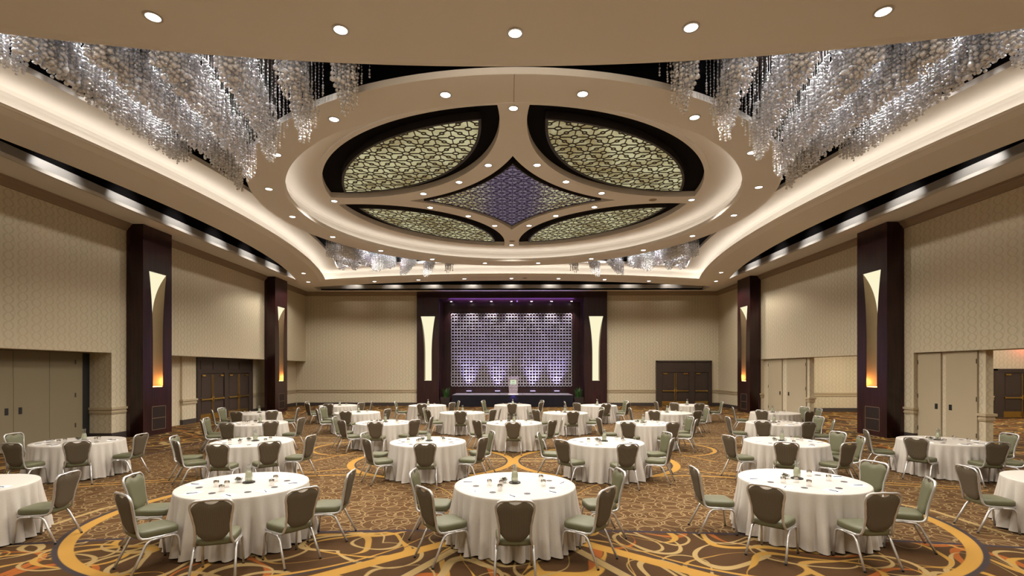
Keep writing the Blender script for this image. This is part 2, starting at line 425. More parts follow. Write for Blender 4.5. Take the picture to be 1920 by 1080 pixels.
# crown mouldings
def crown_x(s, y0, y1):
    pr = [(0, 7.40), (0.05, 7.41), (0.06, 7.46), (0.15, 7.54), (0.17, 7.60), (0.22, 7.61), (0.22, 7.65), (0, 7.65)]
    return [[(s * (XW - a), y, z) for a, z in pr] for y in (y0, y1)]
m = MB()
for s in (-1, 1):
    for y0, y1 in ((-2.3, 17.55), (19.05, 27.5), (29.0, DB)): m.loft(crown_x(s, y0, y1), True, True, True)
pr = [(0, 7.40), (0.05, 7.41), (0.06, 7.46), (0.15, 7.54), (0.17, 7.60), (0.22, 7.61), (0.22, 7.65), (0, 7.65)]
for x0, x1 in ((-XW, -6.3), (6.38, XW)): m.loft([[(x, DB - a, z) for a, z in pr] for x in (x0, x1)], True, True, True)
struct(m.build('trim_3', M['crown']))
# chair rails and baseboards
def rail(m, x0, x1, y0, y1):
    dx, dy = (0.03, 0.03)
    m.box(x0 - 0.03, x1 + 0.03, y0 - 0.03, y1 + 0.03, 0.88, 1.03); m.box(x0 - 0.065, x1 + 0.065, y0 - 0.065, y1 + 0.065, 1.03, 1.11)
    m.box(x0 - 0.045, x1 + 0.045, y0 - 0.045, y1 + 0.045, 0.92, 0.95)
def basebd(m, x0, x1, y0, y1): m.box(x0 - 0.03, x1 + 0.03, y0 - 0.03, y1 + 0.03, 0.0, 0.22)
runs = {'left': [(-14.6, -XW, 16.9, 17.5), (-14.6, -14.4, 21.42, 22.33), (-14.6, -14.5, 27.35, 33.0)],
        'right': [(XW, 14.6, 17.15, 17.5), (14.02, 14.24, 14.75, 14.93), (14.02, 14.24, 23.35, 23.53), (XW, 14.6, 27.52, 27.55), (XW, 14.6, 29.05, 33.05)],
        'back': [(-14.4, -6.36, DB, DB + 0.2), (6.45, 9.64, DB, DB + 0.2), (13.43, 13.84, DB, DB + 0.2)]}
for i, (k, rs) in enumerate(runs.items()):
    m, b = MB(), MB()
    for r in rs: rail(m, *r); basebd(b, *r)
    struct(m.build('trim_%d' % (4 + i), M['molding'])); struct(b.build('baseboard_' + k, M['base']))
# ------------------------------------------------------------------ doors
def door(n, loc, rz, outer, top, leaves, leaf_top, rods=True):
    d = empty('door_%d' % n, (loc[0] + 0.062 * sin(rz), loc[1] - 0.062 * cos(rz), 0), rz); struct(d)
    m = MB(); x0, x1 = outer
    m.box(x0, x0 + 0.10, -0.06, 0.10, 0, top).box(x1 - 0.10, x1, -0.06, 0.10, 0, top).box(x0, x1, -0.06, 0.10, top - 0.09, top)
    m.box(x0 + 0.10, x1 - 0.10, 0.0, 0.08, leaf_top + 0.05, top - 0.09)           # transom field
    m.box(x0 + 0.10, x1 - 0.10, -0.05, 0.08, leaf_top + 0.01, leaf_top + 0.10)
    for a, b in leaves:
        m.box(a + 0.06, b - 0.06, -0.02, 0.0, leaf_top + 0.20, top - 0.18)
    ed = sorted([x0 + 0.10] + [q for l in leaves for q in l] + [x1 - 0.10])
    for a, b in zip(ed[0::2], ed[1::2]):
        if b - a > 0.03: m.box(a, b, -0.05, 0.08, 0, leaf_top + 0.02)
    m.build('door_frame', M['doorwood'], d)
    for k, (a, b) in enumerate(leaves):
        lf = MB().box(a + 0.006, b - 0.006, 0.0, 0.05, 0.01, leaf_top)
        lf.box(a + 0.12, b - 0.12, -0.012, 0.0, 1.16, leaf_top - 0.14).box(a + 0.12, b - 0.12, -0.012, 0.0, 0.42, 0.92)
        L = lf.build('door_leaf', M['doorwood'], d)
        MB().box(a + 0.05, b - 0.05, -0.085, -0.045, 0.99, 1.05).box(a + 0.06, a + 0.13, -0.045, 0, 0.97, 1.07).box(b - 0.13, b - 0.06, -0.045, 0, 0.97, 1.07).build('push_bar', M['brass'], L)
        MB().box(a + 0.02, b - 0.02, -0.006, 0.0, 0.03, 0.33).build('kick_plate', M['brass'], L)
        hx = a + 0.10 if k % 2 == 0 else b - 0.36
        MB().box(hx, hx + 0.26, -0.07, 0.0, leaf_top - 0.13, leaf_top - 0.06).build('door_closer', M['brass'], L)
        if rods and len(leaves) > 1:
            rx = (b - 0.05 if k % 2 == 0 else a + 0.05)
            if k < 2 or len(leaves) > 3:
                MB().tube([(rx, -0.03, 0.1), (rx, -0.03, leaf_top - 0.05)], 0.014).box(rx - 0.03, rx + 0.03, -0.06, 0, 0.93, 1.15).build('vertical_rod', M['brass'], L)
    return d
door(1, (0, DB, 0), 0, (9.68, 13.39), 3.04, [(10.05, 10.95), (10.95, 11.87), (12.22, 13.14)], 2.26)
door(2, (-14.5, 0, 0), pi / 2, (22.4, 27.3), 2.99, [(22.67, 23.62), (23.62, 24.58), (24.92, 25.9), (25.9, 26.88)], 2.24)
# ------------------------------------------------------------------ pocket door leaves and folding partition
def pocket(x, y0, y1, face, label, hinge=None):
    t = empty('pocket_door', (x, y0, 0), 0, label, 'door panel', 'flush fabric covered wall pocket doors')
    s = face
    MB().box(-0.02, 0.02, 0, y1 - y0, 0.02, 2.98).build('door_panel', M['partition'], t)
    hy = 0.16 if hinge == 'far' else (y1 - y0 - 0.16)
    MB().box(s * 0.02, s * 0.03, hy - 0.05, hy + 0.05, 1.12, 1.30).build('flush_pull', M['rubber'], t)
    gy = (y1 - y0 - 0.02) if hinge == 'far' else 0.0
    for z in (0.35, 1.45, 2.6): MB().box(s * 0.02, s * 0.035, gy, gy + 0.02, z, z + 0.14).build('hinge', M['base'], t)
    return t
pocket(13.985, 16.22, 17.12, -1, 'tan flush panel door beside the near right column, far leaf of the pair', 'far')
pocket(13.985, 14.97, 16.02, -1, 'tan flush panel door near the foyer opening, near leaf of the pair by the right column', None)
pocket(13.985, 25.62, 26.95, -1, 'tan flush panel door beside the far right column, farther leaf of its pair', 'far')
pocket(13.985, 23.55, 25.15, -1, 'tan flush panel door edging the pale lit foyer gap between the right columns', None)
def partition(y0, y1, label, dy0, dy1, pull):
    t = empty('partition_panel', (-14.6, y0, 0), 0, label, 'partition', 'folding partition panels on the left')
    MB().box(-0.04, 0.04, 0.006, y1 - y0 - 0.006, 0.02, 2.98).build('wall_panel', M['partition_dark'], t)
    if dy0 is not None:
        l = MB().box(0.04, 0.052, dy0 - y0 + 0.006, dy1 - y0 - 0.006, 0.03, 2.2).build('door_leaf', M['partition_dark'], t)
        MB().box(0.052, 0.06, pull - y0 - 0.05, pull - y0 + 0.05, 1.1, 1.3).build('flush_pull', M['rubber'], l)
    else:
        for z in (0.5, 1.5, 2.6): MB().box(0.04, 0.055, 0.9, 0.94, z, z + 0.14).build('hinge', M['base'], t)
    return t
partition(12.75, 14.22, 'tan partition panel with a flush door leaf at the left edge of the photo', 12.9, 14.22, 14.02)
partition(14.22, 15.36, 'tan partition panel with a flush door leaf, second from the left edge', 14.22, 15.2, 14.42)
partition(15.36, 16.56, 'plain tan partition panel with dark hinges next to the papered return', None, None, None)
struct(MB().box(-14.63, -14.6, 16.57, 16.88, 0, 2.98).build('trim_10', M['rubber']))  # black strip standing in for the shadow in the partition pocket
# ------------------------------------------------------------------ foyer seen through the right openings
m = MB().box(14.75, 22.0, 28.6, 28.9, 0, 4.1).box(22.0, 22.3, 25.0, 28.9, 0, 4.1).box(22.3, 32, 25.0, 25.3, 0, 4.1).box(31.7, 32, -2.3, 25.2, 0, 4.1)
m.box(14.75, 32, -2.6, -2.3, 0, 4.1)
struct(m.build('wall_foyer', M['wallpaper_back']))
struct(MB().box(14.75, 32, -2.6, 29, 4.1, 4.2).build('ceiling_foyer', M['paint']))
m, b = MB(), MB()
for r in ((14.8, 22.0, 28.6, 28.7), (22.4, 24.2, 25.0, 25.1)): rail(m, *r); basebd(b, *r)
struct(m.build('trim_7', M['molding'])); struct(b.build('baseboard_foyer', M['base']))
door(3, (0, 25.0, 0), 0, (24.2, 27.0), 2.47, [(24.6, 25.58), (25.58, 26.58)], 2.27)
m = MB().box(22.6, 30.5, 23.9, 24.5, 4.06, 4.09)
tag(m.build('light_cove', M['foyer_light']), 'long white strip light on the foyer ceiling seen through the right opening', 'light')
def area(name, loc, sx, sy, power, col, rot=(0, 0, 0)):
    l = bpy.data.lights.new(name, 'AREA'); l.shape = 'RECTANGLE'; l.size = sx; l.size_y = sy; l.energy = power; l.color = col
    o = bpy.data.objects.new(name, l); COL.objects.link(o); o.location = loc; o.rotation_euler = rot; return o
point('exit_sign_glow', (25.7, 24.7, 3.7), 14, (1.0, 0.06, 0.03), 0.1)
area('foyer_light', (18.5, 24.5, 4.05), 3, 4, 260, (1, 0.9, 0.72)); area('foyer_light', (24, 19, 4.05), 6, 6, 420, (1, 0.88, 0.7))
area('foyer_light', (18, 12, 4.05), 4, 8, 260, (1, 0.88, 0.7))
# ------------------------------------------------------------------ columns with tall flared sconces
def flare(zt, zb, hw0, hw1, n=28):
    out = []
    for i in range(n + 1):
        s = i / n; h = hw1 + (hw0 - hw1) * max(0.0, 1 - s / 0.62) ** 2.1
        out.append((h, zt + (zb - zt) * s))
    return out
def rotx(): return Matrix.Rotation(pi / 2, 4, 'X')
def sconce_shaft(name, par, wdt, dep, H, xc, zt, zb, hw0, hw1, warm):
    fl = flare(zt, zb, hw0, hw1)
    hole = [(xc - h, z) for h, z in fl] + [(xc + h, z) for h, z in reversed(fl)]
    t = 0.47
    sh = flat(name, [[(0, 0), (wdt, 0), (wdt, H), (0, H)], hole], -t, 0, M['wood'], par, None, rotx())
    body = MB().box(0, wdt, t, dep, 0, H)
    body.build('column_back' if name == 'shaft' else 'pilaster_return', M['wood'], par if name == 'shaft' else sh)
    own = par if name == 'shaft' else sh
    j = MB(); j.smooth = True
    e = 0.006
    j.loft([[(x + (e if x < xc else -e), y, z) for x, z in hole] for y in (0.004, t - 0.004)], False)
    j.build('sconce_jamb', M['bronze'], own)
    p = MB(); p.smooth = True; rows = []
    for i, (h, z) in enumerate(fl):
        s = i / (len(fl) - 1); d = 0.012 + 0.43 * (1 - max(0.0, 1 - s / 0.52) ** 3.4)
        rows.append([(xc + (h - e - 0.002) * q, d, z - 0.004) for q in (-1, -0.5, 0, 0.5, 1)])
    p.loft(rows, False); p.build('sconce_glass', M['sconce'], own)
    MB().box(xc - hw1 + 0.01, xc + hw1 - 0.01, 0.03, 0.43, zb + 0.004, zb + 0.02).build('sconce_lamp', M['led_warm'] if warm else M['sconce'], own)
    return sh
def vent(par, x0, x1, z0, z1):
    m = MB().box(x0, x1, -0.012, 0.0, z0, z0 + 0.02).box(x0, x1, -0.012, 0.0, z1 - 0.02, z1).box(x0, x0 + 0.02, -0.012, 0, z0, z1).box(x1 - 0.02, x1, -0.012, 0, z0, z1)
    m.box(x0, x1, -0.012, 0, (z0 + z1) / 2 - 0.01, (z0 + z1) / 2 + 0.01)
    v = m.build('vent_frame', M['bronze'], par)
    s = MB().box(x0 + 0.02, x1 - 0.02, -0.003, 0, z0 + 0.02, z1 - 0.02); k = 26
    for i in range(k):
        z = z0 + 0.03 + (z1 - z0 - 0.06) * i / (k - 1); s.box(x0 + 0.02, x1 - 0.02, -0.009, -0.002, z - 0.006, z + 0.004)
    s.build('vent_slats', M['grille'], v)
for s, y, lab in ((-1, 17.55, 'tall dark mahogany column on the left wall, nearer the camera'), (-1, 27.5, 'tall dark mahogany column on the left wall, farther from the camera'),
                  (1, 19.05, 'tall dark mahogany column on the right wall, nearer the camera'), (1, 29.0, 'tall dark mahogany column on the right wall, farther from the camera')):
    c = empty('column', (s * 13.24, y, 0), -s * pi / 2, lab, 'column', 'mahogany sconce columns on the side walls')
    sconce_shaft('shaft', c, 1.5, 0.60, 7.645, 0.755, 6.02, 1.77, 0.455, 0.265, True)
    vent(c, 0.43, 1.16, 0.18, 1.06)
    point('sconce_bulb', (s * 13.38, y - s * 0.755, 2.0), 20.0, (1, 0.42, 0.10), 0.05)
# ------------------------------------------------------------------ stage surround
P = empty('stage_surround', (0, 32.85, 0), 0, 'dark mahogany stage surround with two tall glowing flared sconces on the back wall', 'stage surround')
for x0, wdt, xc in ((-6.3, 1.47, 0.74), (4.87, 1.51, 0.775)):
    sh = sconce_shaft('pilaster', P, wdt, 2.25, 7.2, xc, 5.99, 1.70, 0.48, 0.25, False)
    sh.location = (x0, 0, 0)
MB().box(-6.3, 6.38, 0, 2.25, 7.2, 7.645).build('header', M['wood'], P)
MB().box(-4.83, 4.87, 2.15, 2.25, 0, 7.2).build('niche_back', M['wood'], P)
m = MB().box(-4.5, 4.54, 2.08, 2.15, 0.0, 1.15).box(-4.5, 4.54, 2.08, 2.15, 6.52, 7.0).box(-4.5, -4.36, 2.08, 2.15, 1.15, 6.52).box(4.40, 4.54, 2.08, 2.15, 1.15, 6.52)
m.build('niche_frame', M['wood'], P)
for x in (-4.72, 4.76):
    spot('side_wash', (x, 33.25, 7.12), 60, 50, 0.9, (0.30, 0.2, 1.0), 0.05); spot('side_wash', (x, 33.25, 0.95), 45, 50, 0.9, (0.30, 0.2, 1.0), 0.05, (pi, 0, 0))
for i, px in enumerate((-4.2, -2.80, -1.40, 0.0, 1.40, 2.80, 4.2)):
    dl = MB().lathe([(0.02, 0), (0.09, 0), (0.10, -0.012), (0.075, -0.012)], 16, (px + 0.02, 1.55, 7.198)).build('downlight_trim', M['alu'], P)
    MB().lathe([(0.0, 0), (0.075, 0)], 16, (px + 0.02, 1.55, 7.187)).build('downlight_lens', M['lens'], dl)
    spot('stage_downlight', (px + 0.02, 34.40, 7.15), 210, 66, 0.8, (0.95, 0.9, 1.0), 0.04, (radians(11), 0, 0))
MB().lathe([(0.0, -0.06), (0.045, -0.05), (0.05, 0)], 12, (0.42, 1.4, 7.198), True).build('ceiling_sensor', M['sign_white'], P)
area('niche_purple', (0.02, 33.9, 7.1), 8.6, 0.25, 60, (0.42, 0.12, 0.75), (pi, 0, 0)).location.z = 6.9
# white lattice screen: lens shaped petals between the nodes of a square net
m = MB(); pt = 0.2125; nx, nz = 41, 25; X0_, Z0_ = -4.25, 1.27
def petal(p0, ax, nn, L, wd, th):   # faceted lens along axis ax
    p0 = Vector(p0); ax = Vector(ax); sd = Vector(nn); n = Vector((0, -1, 0)); K = 6; loops = []
    for i in range(K + 1):
        t = -1 + 2 * i / K; c = p0 + ax * (L * t); h = wd * (1 - t * t) + 0.006; d = th * (1 - t * t) + 0.006
        loops.append([c + sd * h, c + n * d, c - sd * h, c - n * d])
    m.loft(loops, True, True, True)
for i in range(nx):
    for j in range(nz):
        x, z = X0_ + i * pt, Z0_ + j * pt
        if i < nx - 1: petal((x + pt / 2, 0, z), (1, 0, 0), (0, 0, 1), pt * 0.46, 0.030 if j % 2 else 0.022, 0.06)
        if j < nz - 1: petal((x, 0, z + pt / 2), (0, 0, 1), (1, 0, 0), pt * 0.46, 0.020, 0.05)
tag(m.build('lattice_screen', M['white_metal'], None, (0.02, 34.85, 0)), 'white openwork lattice screen washed with violet light behind the stage', 'screen')
# ------------------------------------------------------------------ stage, lectern, planters, uplights
st = empty('stage', (0.08, 32.1, 0), 0, 'low portable stage with black pleated skirt in front of the lattice screen', 'stage')
xs = [-3.94, -2.42, -0.86, 0.72, 2.30, 3.94]
for a, b in zip(xs[:-1], xs[1:]):
    MB().box(a + 0.012, b - 0.012, 0.03, 2.6, 0.70, 0.785).build('stage_deck', M['stage_top'], st)
m = MB(); n = 420
m.loft([[(-3.95 + 7.9 * i / n, 0.012 * (1 if i % 2 else -1) + (0.0 if z > 0.4 else -0.01), z) for i in range(n + 1)] for z in (0.77, 0.4, 0.01)], False)
for s in (-1, 1): m.loft([[(s * 3.95 + 0.012 * (1 if i % 2 else -1), 2.5 * i / 120, z) for i in range(121)] for z in (0.77, 0.01)], False)
m.build('stage_skirt', M['skirt'], st)
MB().box(-3.85, 3.85, 0.05, 2.5, 0.0, 0.69).build('stage_frame', M['rubber'], st)
lc = empty('lectern', (0.14, 32.75, 0.785), 0, 'clear acrylic lectern with a small sign, standing on the stage', 'lectern')
m = MB().box(-0.33, 0.33, -0.2, 0.2, 0.0, 0.05); m.build('base', M['white_paper'], lc)
m = MB().loft([[(-a, -0.04, z), (a, -0.04, z), (a, -0.02, z), (-a, -0.02, z)] for a, z in ((0.27, 0.05), (0.29, 0.62), (0.36, 1.05))], True, True, True); m.build('front_panel', M['acrylic'], lc)
m = MB()
for s in (-1, 1): m.loft([[(s * a, -0.03, z), (s * (a - 0.02), -0.03, z), (s * (a - 0.02), 0.25, z), (s * a, 0.25, z)] for a, z in ((0.27, 0.05), (0.36, 1.02))], True, True, True)
m.build('side_panel', M['acrylic'], lc)
m = MB().loft([[(-0.38, -0.1, 1.03), (0.38, -0.1, 1.03), (0.38, 0.32, 1.18), (-0.38, 0.32, 1.18)], [(-0.38, -0.1, 1.06), (0.38, -0.1, 1.06), (0.38, 0.32, 1.21), (-0.38, 0.32, 1.21)]], True, True, True); m.build('reading_top', M['acrylic'], lc)
M['sign'] = plain('lectern sign', rgb(196, 222, 206), 0.5, var=0.02)
sg = MB().box(-0.2, 0.2, -0.065, -0.045, 0.66, 0.98).build('sign', M['sign'], lc)
m = MB().box(-0.07, 0.07, -0.068, -0.065, 0.83, 0.85).box(-0.12, 0.12, -0.068, -0.065, 0.70, 0.715)
m.loft([[(0.07 * cos(a) * q, -0.068, 0.84 + 0.06 * sin(a) * q) for a in [pi * i / 8 for i in range(9)]] for q in (0.8, 1.0)], False)
m.build('sign_mark', M['base'], sg)
spot('lectern_lamp', (0.14, 31.95, 0.80), 14, 120, 0.9, (0.25, 0.2, 1.0), 0.04, (radians(30), 0, 0))
for i, (px, nm) in enumerate(((-2.95, 'leftmost'), (-0.95, 'second from the left'), (1.52, 'third from the left'), (3.2, 'rightmost'))):
    u = empty('uplight', (px, 34.5, 0.785), 0, 'small black uplight on the stage, %s of the four' % nm, 'stage light', 'violet uplights on the stage')
    MB().box(-0.20, 0.20, -0.1, 0.1, 0.05, 0.16).box(-0.13, 0.13, -0.06, 0.06, 0.0, 0.05).build('housing', M['rubber'], u)
    MB().box(-0.18, 0.18, -0.08, 0.08, 0.16, 0.165).build('lens', M['up_lens'], u)
    spot('uplight_beam', (px, 34.5, 0.97), 760, 66, 1.0, (0.42, 0.36, 1.0), 0.08, (radians(180 - 6), 0, 0))
for px, nm in ((-4.32, 'left'), (4.42, 'right')):
    t = empty('potted_plant', (px, 32.5, 0), 0, 'leafy green plant in a dark square planter at the %s end of the stage' % nm, 'plant', 'planters flanking the stage')
    MB().loft([[(-a, -a, z), (a, -a, z), (a, a, z), (-a, a, z)] for a, z in ((0.24, 0.0), (0.32, 0.62), (0.28, 0.62), (0.27, 0.56))], True, True, True).build('planter', M['planter'], t)
    m = MB(); rr = random.Random(3 if px < 0 else 5)
    for k in range(90):
        a = rr.uniform(0, 2 * pi); r0 = rr.uniform(0, 0.2); H = rr.uniform(0.25, 0.75); lean = rr.uniform(0.05, 0.34); wd = rr.uniform(0.012, 0.03)
        ca, sa = cos(a), sin(a); L = []
        for i in range(6):
            s = i / 5; r = r0 + lean * s * s; q = wd * (1 - s ** 2.5) + 0.001
            L.append([(r * ca - q * sa, r * sa + q * ca, 0.56 + H * s), (r * ca + q * sa, r * sa - q * ca, 0.56 + H * s)])
        m.loft(L, False)
    m.build('foliage', M['leaf'], t)
# ================================================================== CEILING FIGURE
# outer pincushion ring: soffit, bevelled lip, light ledge, cove wall and cove ceiling
def pl(prof, mat, name):
    return struct(MB().loft([pin(a, z) for a, z in prof]).build(name, mat))
pl([(10.75, 7.64), (10.75, 7.55), (9.42, 7.55), (9.10, 7.635), (9.13, 7.65), (9.17, 7.60), (9.46, 7.60), (9.46, 7.95), (9.44, 8.03), (9.36, 8.085), (9.2, 8.10), (8.35, 8.10), (8.35, 8.22)], M['cove_paint'], 'trim_11')
pl([(10.75, 7.642), (9.52, 7.642), (9.52, 9.4)], M['black'], 'trim_12')
pl([(8.35, 8.221), (8.5, 9.4)], M['black'], 'trim_13')
pl([(9.22, 7.612), (9.34, 7.612)], M['led'], 'trim_14')
# inner round ring
m = MB(); m.smooth = False
m.lathe([(8.1, 8.04), (8.43, 8.04), (8.43, 7.907), (7.45, 7.907), (7.40, 7.93), (7.40, 8.06), (7.44, 8.06), (7.44, 7.97), (7.66, 7.97), (7.66, 8.36), (7.63, 8.44), (7.56, 8.485), (7.42, 8.50), (6.40, 8.50)], 144, (0, CD, 0))
struct(m.build('trim_15', M['cove_paint']))
struct(MB().lathe([(8.1, 8.04), (8.1, 9.4)], 96, (0, CD, 0)).build('trim_16', M['black']))
struct(MB().lathe([(7.49, 7.98), (7.60, 7.98)], 96, (0, CD, 0)).build('trim_17', M['led_in']))
# medallion: web with four petals and a star cut out
QC, RP, RS = 5.7, 5.37, 6.05
def lens(ro, ri, n=40):
    d = QC * sqrt(2); ca = (ro * ro + d * d - ri * ri) / (2 * ro * d); a = math.acos(ca)
    cb = (ri * ri + d * d - ro * ro) / (2 * ri * d); b = math.acos(cb)
    out = [(ro * cos(pi / 4 + a * t), ro * sin(pi / 4 + a * t)) for t in [-1 + 2 * i / n for i in range(n + 1)]]
    out += [(QC + ri * cos(5 * pi / 4 + b * t), QC + ri * sin(5 * pi / 4 + b * t)) for t in [-1 + 2 * i / n for i in range(1, n)]]
    return out
def star(rs, n=24):
    ht = QC - sqrt(rs * rs - QC * QC)     # tip distance
    out = []
    for k in range(4):
        a0 = atan2(-QC, ht - QC); a1 = atan2(ht - QC, -QC)
        if a0 > a1: a0, a1 = a0, a1
        for i in range(n):
            a = a0 + (a1 - a0) * i / n
            x, y = QC + rs * cos(a), QC + rs * sin(a)
            c, s = cos(k * pi / 2), sin(k * pi / 2); out.append((x * c - y * s, x * s + y * c))
    return out
def rot2(pts, k):
    c, s = round(cos(k * pi / 2)), round(sin(k * pi / 2)); return [(x * c - y * s, x * s + y * c) for x, y in pts]
circle = [(6.5 * cos(2 * pi * i / 160), 6.5 * sin(2 * pi * i / 160)) for i in range(160)]
web = flat('ceiling_web', [circle] + [rot2(lens(6.36, RP), k) for k in range(4)] + [star(RS)], 8.454, 8.64, M['paint'], None, (0, CD, 0))
web.name = 'trim_18'; struct(web)
struct(MB().lathe([(0.0, 8.645), (6.6, 8.645), (6.6, 8.52)], 96, (0, CD, 0)).build('trim_19', M['black']))
struct(MB().box(-0.006, 0.006, CD - 8.425, CD - 7.46, 7.905, 7.908).build('trim_20', M['crown']))
# backlit lattice panels
def lattice(inside, pitch, mat, par, z0, z1, ox=0.0, oy=0.0, rad=(0.105, 0.082, 0.055), th=0.016, ext=6):
    m = MB()
    def ringp(x, y, r, n=14):
        if not inside(x, y): return
        a = [(x + (r - th) * cos(2 * pi * i / n), y + (r - th) * sin(2 * pi * i / n)) for i in range(n)]
        b = [(x + (r + th) * cos(2 * pi * i / n), y + (r + th) * sin(2 * pi * i / n)) for i in range(n)]
        m.loft([[(p[0], p[1], z1) for p in a], [(p[0], p[1], z0) for p in a], [(p[0], p[1], z0) for p in b], [(p[0], p[1], z1) for p in b]], True)
    def bar(x0, y0, x1, y1):
        i0, i1 = inside(x0, y0), inside(x1, y1)
        if not (i0 or i1): return
        if not (i0 and i1):
            a, b = (0.0, 1.0)
            for _ in range(12):
                t = (a + b) / 2
                if inside(x0 + (x1 - x0) * t, y0 + (y1 - y0) * t) == i0: a = t
                else: b = t
            if i0: x1, y1 = x0 + (x1 - x0) * a, y0 + (y1 - y0) * a
            else: x0, y0 = x0 + (x1 - x0) * b, y0 + (y1 - y0) * b
        L = hypot(x1 - x0, y1 - y0)
        if L < 0.02: return
        px, py = -(y1 - y0) / L * th * 0.85, (x1 - x0) / L * th * 0.85
        m.loft([[(x0 + px, y0 + py, z), (x1 + px, y1 + py, z), (x1 - px, y1 - py, z), (x0 - px, y0 - py, z)] for z in (z0, z1)], True, True, True)
    N = int(ext / pitch) + 1; R0, R1, R2 = [r * pitch / 0.46 for r in rad]
    for i in range(-N, N + 1):
        for j in range(-N, N + 1):
            x, y = ox + i * pitch, oy + j * pitch; big = (i + j) % 2 == 0
            r = R0 if big else R1; ringp(x, y, r)
            if big and inside(x, y) :
                for k in range(8):
                    a = k * pi / 4; m.add([(x + 0.02 * cos(a), y + 0.02 * sin(a), z0), (x + 0.02 * cos(a + pi / 4), y + 0.02 * sin(a + pi / 4), z0), (x, y, z0 - 0.012)], [(0, 1, 2)])
            r2 = R1 if big else R0
            bar(x + r, y, x + pitch - r2, y); bar(x, y + r, x, y + pitch - r2)
            if big:
                for sx, sy in ((1, 1), (1, -1)):
                    hx, hy = x + sx * pitch / 2, y + sy * pitch / 2; q = 1 / sqrt(2)
                    ringp(hx, hy, R2)
                    bar(x + sx * R0 * q, y + sy * R0 * q, hx - sx * R2 * q, hy - sy * R2 * q)
                    bar(hx + sx * R2 * q, hy + sy * R2 * q, x + sx * (pitch - R0 * q), y + sy * (pitch - R0 * q))
    return m.build('lattice', mat, par)
RO_, RI_ = 5.78, 4.92
for k, (sx, sy, nm) in enumerate(((1, 1, 'far right'), (-1, 1, 'far left'), (-1, -1, 'near left'), (1, -1, 'near right'))):
    t = empty('backlit_petal', (0, CD, 0), 0, 'backlit yellow onyx ceiling petal with bronze lattice, %s of the round medallion' % nm, 'ceiling panel', 'petal panels of the ceiling medallion')
    ol, il = rot2(lens(RO_, RI_), k), rot2(lens(RO_ - 0.07, RI_ - 0.07), k)
    flat('frame', [ol, il], 8.452, 8.643, M['darkframe'], t)
    flat('onyx_panel', [il], 8.478, 8.50, M['onyx'], t)
    ins = lambda x, y: x * sx > 0 and y * sy > 0 and hypot(x, y) < RO_ - 0.07 and hypot(x * sx - QC, y * sy - QC) < RI_ - 0.07
    lattice(ins, 0.465, M['lattice'], t, 8.455, 8.474, 0.2 * sx, 0.1 * sy)
t = empty('backlit_star', (0, CD, 0), 0, 'four pointed backlit star at the heart of the ceiling medallion, tinted violet', 'ceiling panel')
flat('frame', [star(6.24), star(6.275)], 8.452, 8.643, M['darkframe'], t)
flat('onyx_panel', [star(6.275)], 8.478, 8.50, M['onyx_star'], t)
ins = lambda x, y: abs(x) < 5 and abs(y) < 5 and min(hypot(x - a * QC, y - b * QC) for a in (-1, 1) for b in (-1, 1)) > 6.275
lattice(ins, 0.36, M['lattice_star'], t, 8.455, 8.474, 0, 0, th=0.013, ext=4)

# ------------------------------------------------------------------ recessed downlights
LP = [None]
def downlight(x, y, z, label, power, size=146, r=0.10, group='recessed downlights'):
    if LP[0] is None:
        t = empty('downlight', (x, y, z), 0)
        MB().lathe([(0.098, 0.0), (0.125, 0.0), (0.128, -0.012), (0.098, -0.014)], 24).build('trim_ring', M['alu'], t)
        MB().lathe([(0.0, -0.004), (0.099, -0.004)], 24).build('lens', M['lens'], t)
        LP[0] = t
    else: t = copy_tree(LP[0], (x, y, z))
    tag(t, label, 'downlight', group)
    spot('downward_spot', (x, y, z - 0.03), power, size, 0.3, (1, 0.92, 0.81), 0.09)
    return t
PW = 350
fr = [(-3, 'leftmost'), (-2, 'second from the left'), (-1, 'third from the left'), (0, 'middle one'), (1, 'third from the right'), (2, 'second from the right'), (3, 'rightmost')]
for i, nm in fr:
    x = 2.64 * i; y = CD - 10.07 - x * x / 70
    if abs(i) < 3: downlight(x, y, 7.549, 'large round downlight in the nearest ceiling band, %s' % {-2: 'leftmost of five', -1: 'second of five from the left', 0: 'the middle of five', 1: 'fourth of five from the left', 2: 'rightmost of five'}[i], PW)
    else: downlight_extra = spot('downward_spot', (x, y, 7.5), PW, 146, 0.3, (1, 0.92, 0.81), 0.09)
for i, nm in fr:
    x = 2.65 * i; y = CD + 10.07 + x * x / 70
    downlight(x, y, 7.549, 'downlight in the far ceiling band above the stage, %s of seven' % nm.replace(' one', ''), PW)
for s, nm in ((-1, 'left'), (1, 'right')):
    downlight(s * 11.05, CD + 8.5, 7.549, 'downlight in the far %s ceiling corner, the upper of two' % nm, PW)
    downlight(s * 11.85, CD + 11.05, 7.549, 'downlight in the far %s ceiling corner, the lower of two' % nm, PW)
for k in range(18):
    a = radians(10 + 20 * k); x, y = 7.88 * sin(a), CD - 7.88 * cos(a)
    side = 'right' if x > 0 else 'left'; o = ORD[k if x > 0 else 17 - k]
    downlight(x, y, 7.906, 'downlight in the round ceiling ring, %s half, %s counting away from the camera' % (side, o), PW * 0.5)
for x, y, nm in ((0, -6.37, 'nearest arm tip'), (0, 6.42, 'farthest arm tip'), (-6.37, -0.02, 'left arm tip'), (6.37, -0.02, 'right arm tip')):
    downlight(x, CD + y * 0.975, 8.453, 'downlight at the %s of the medallion web' % nm, PW * 1.0)
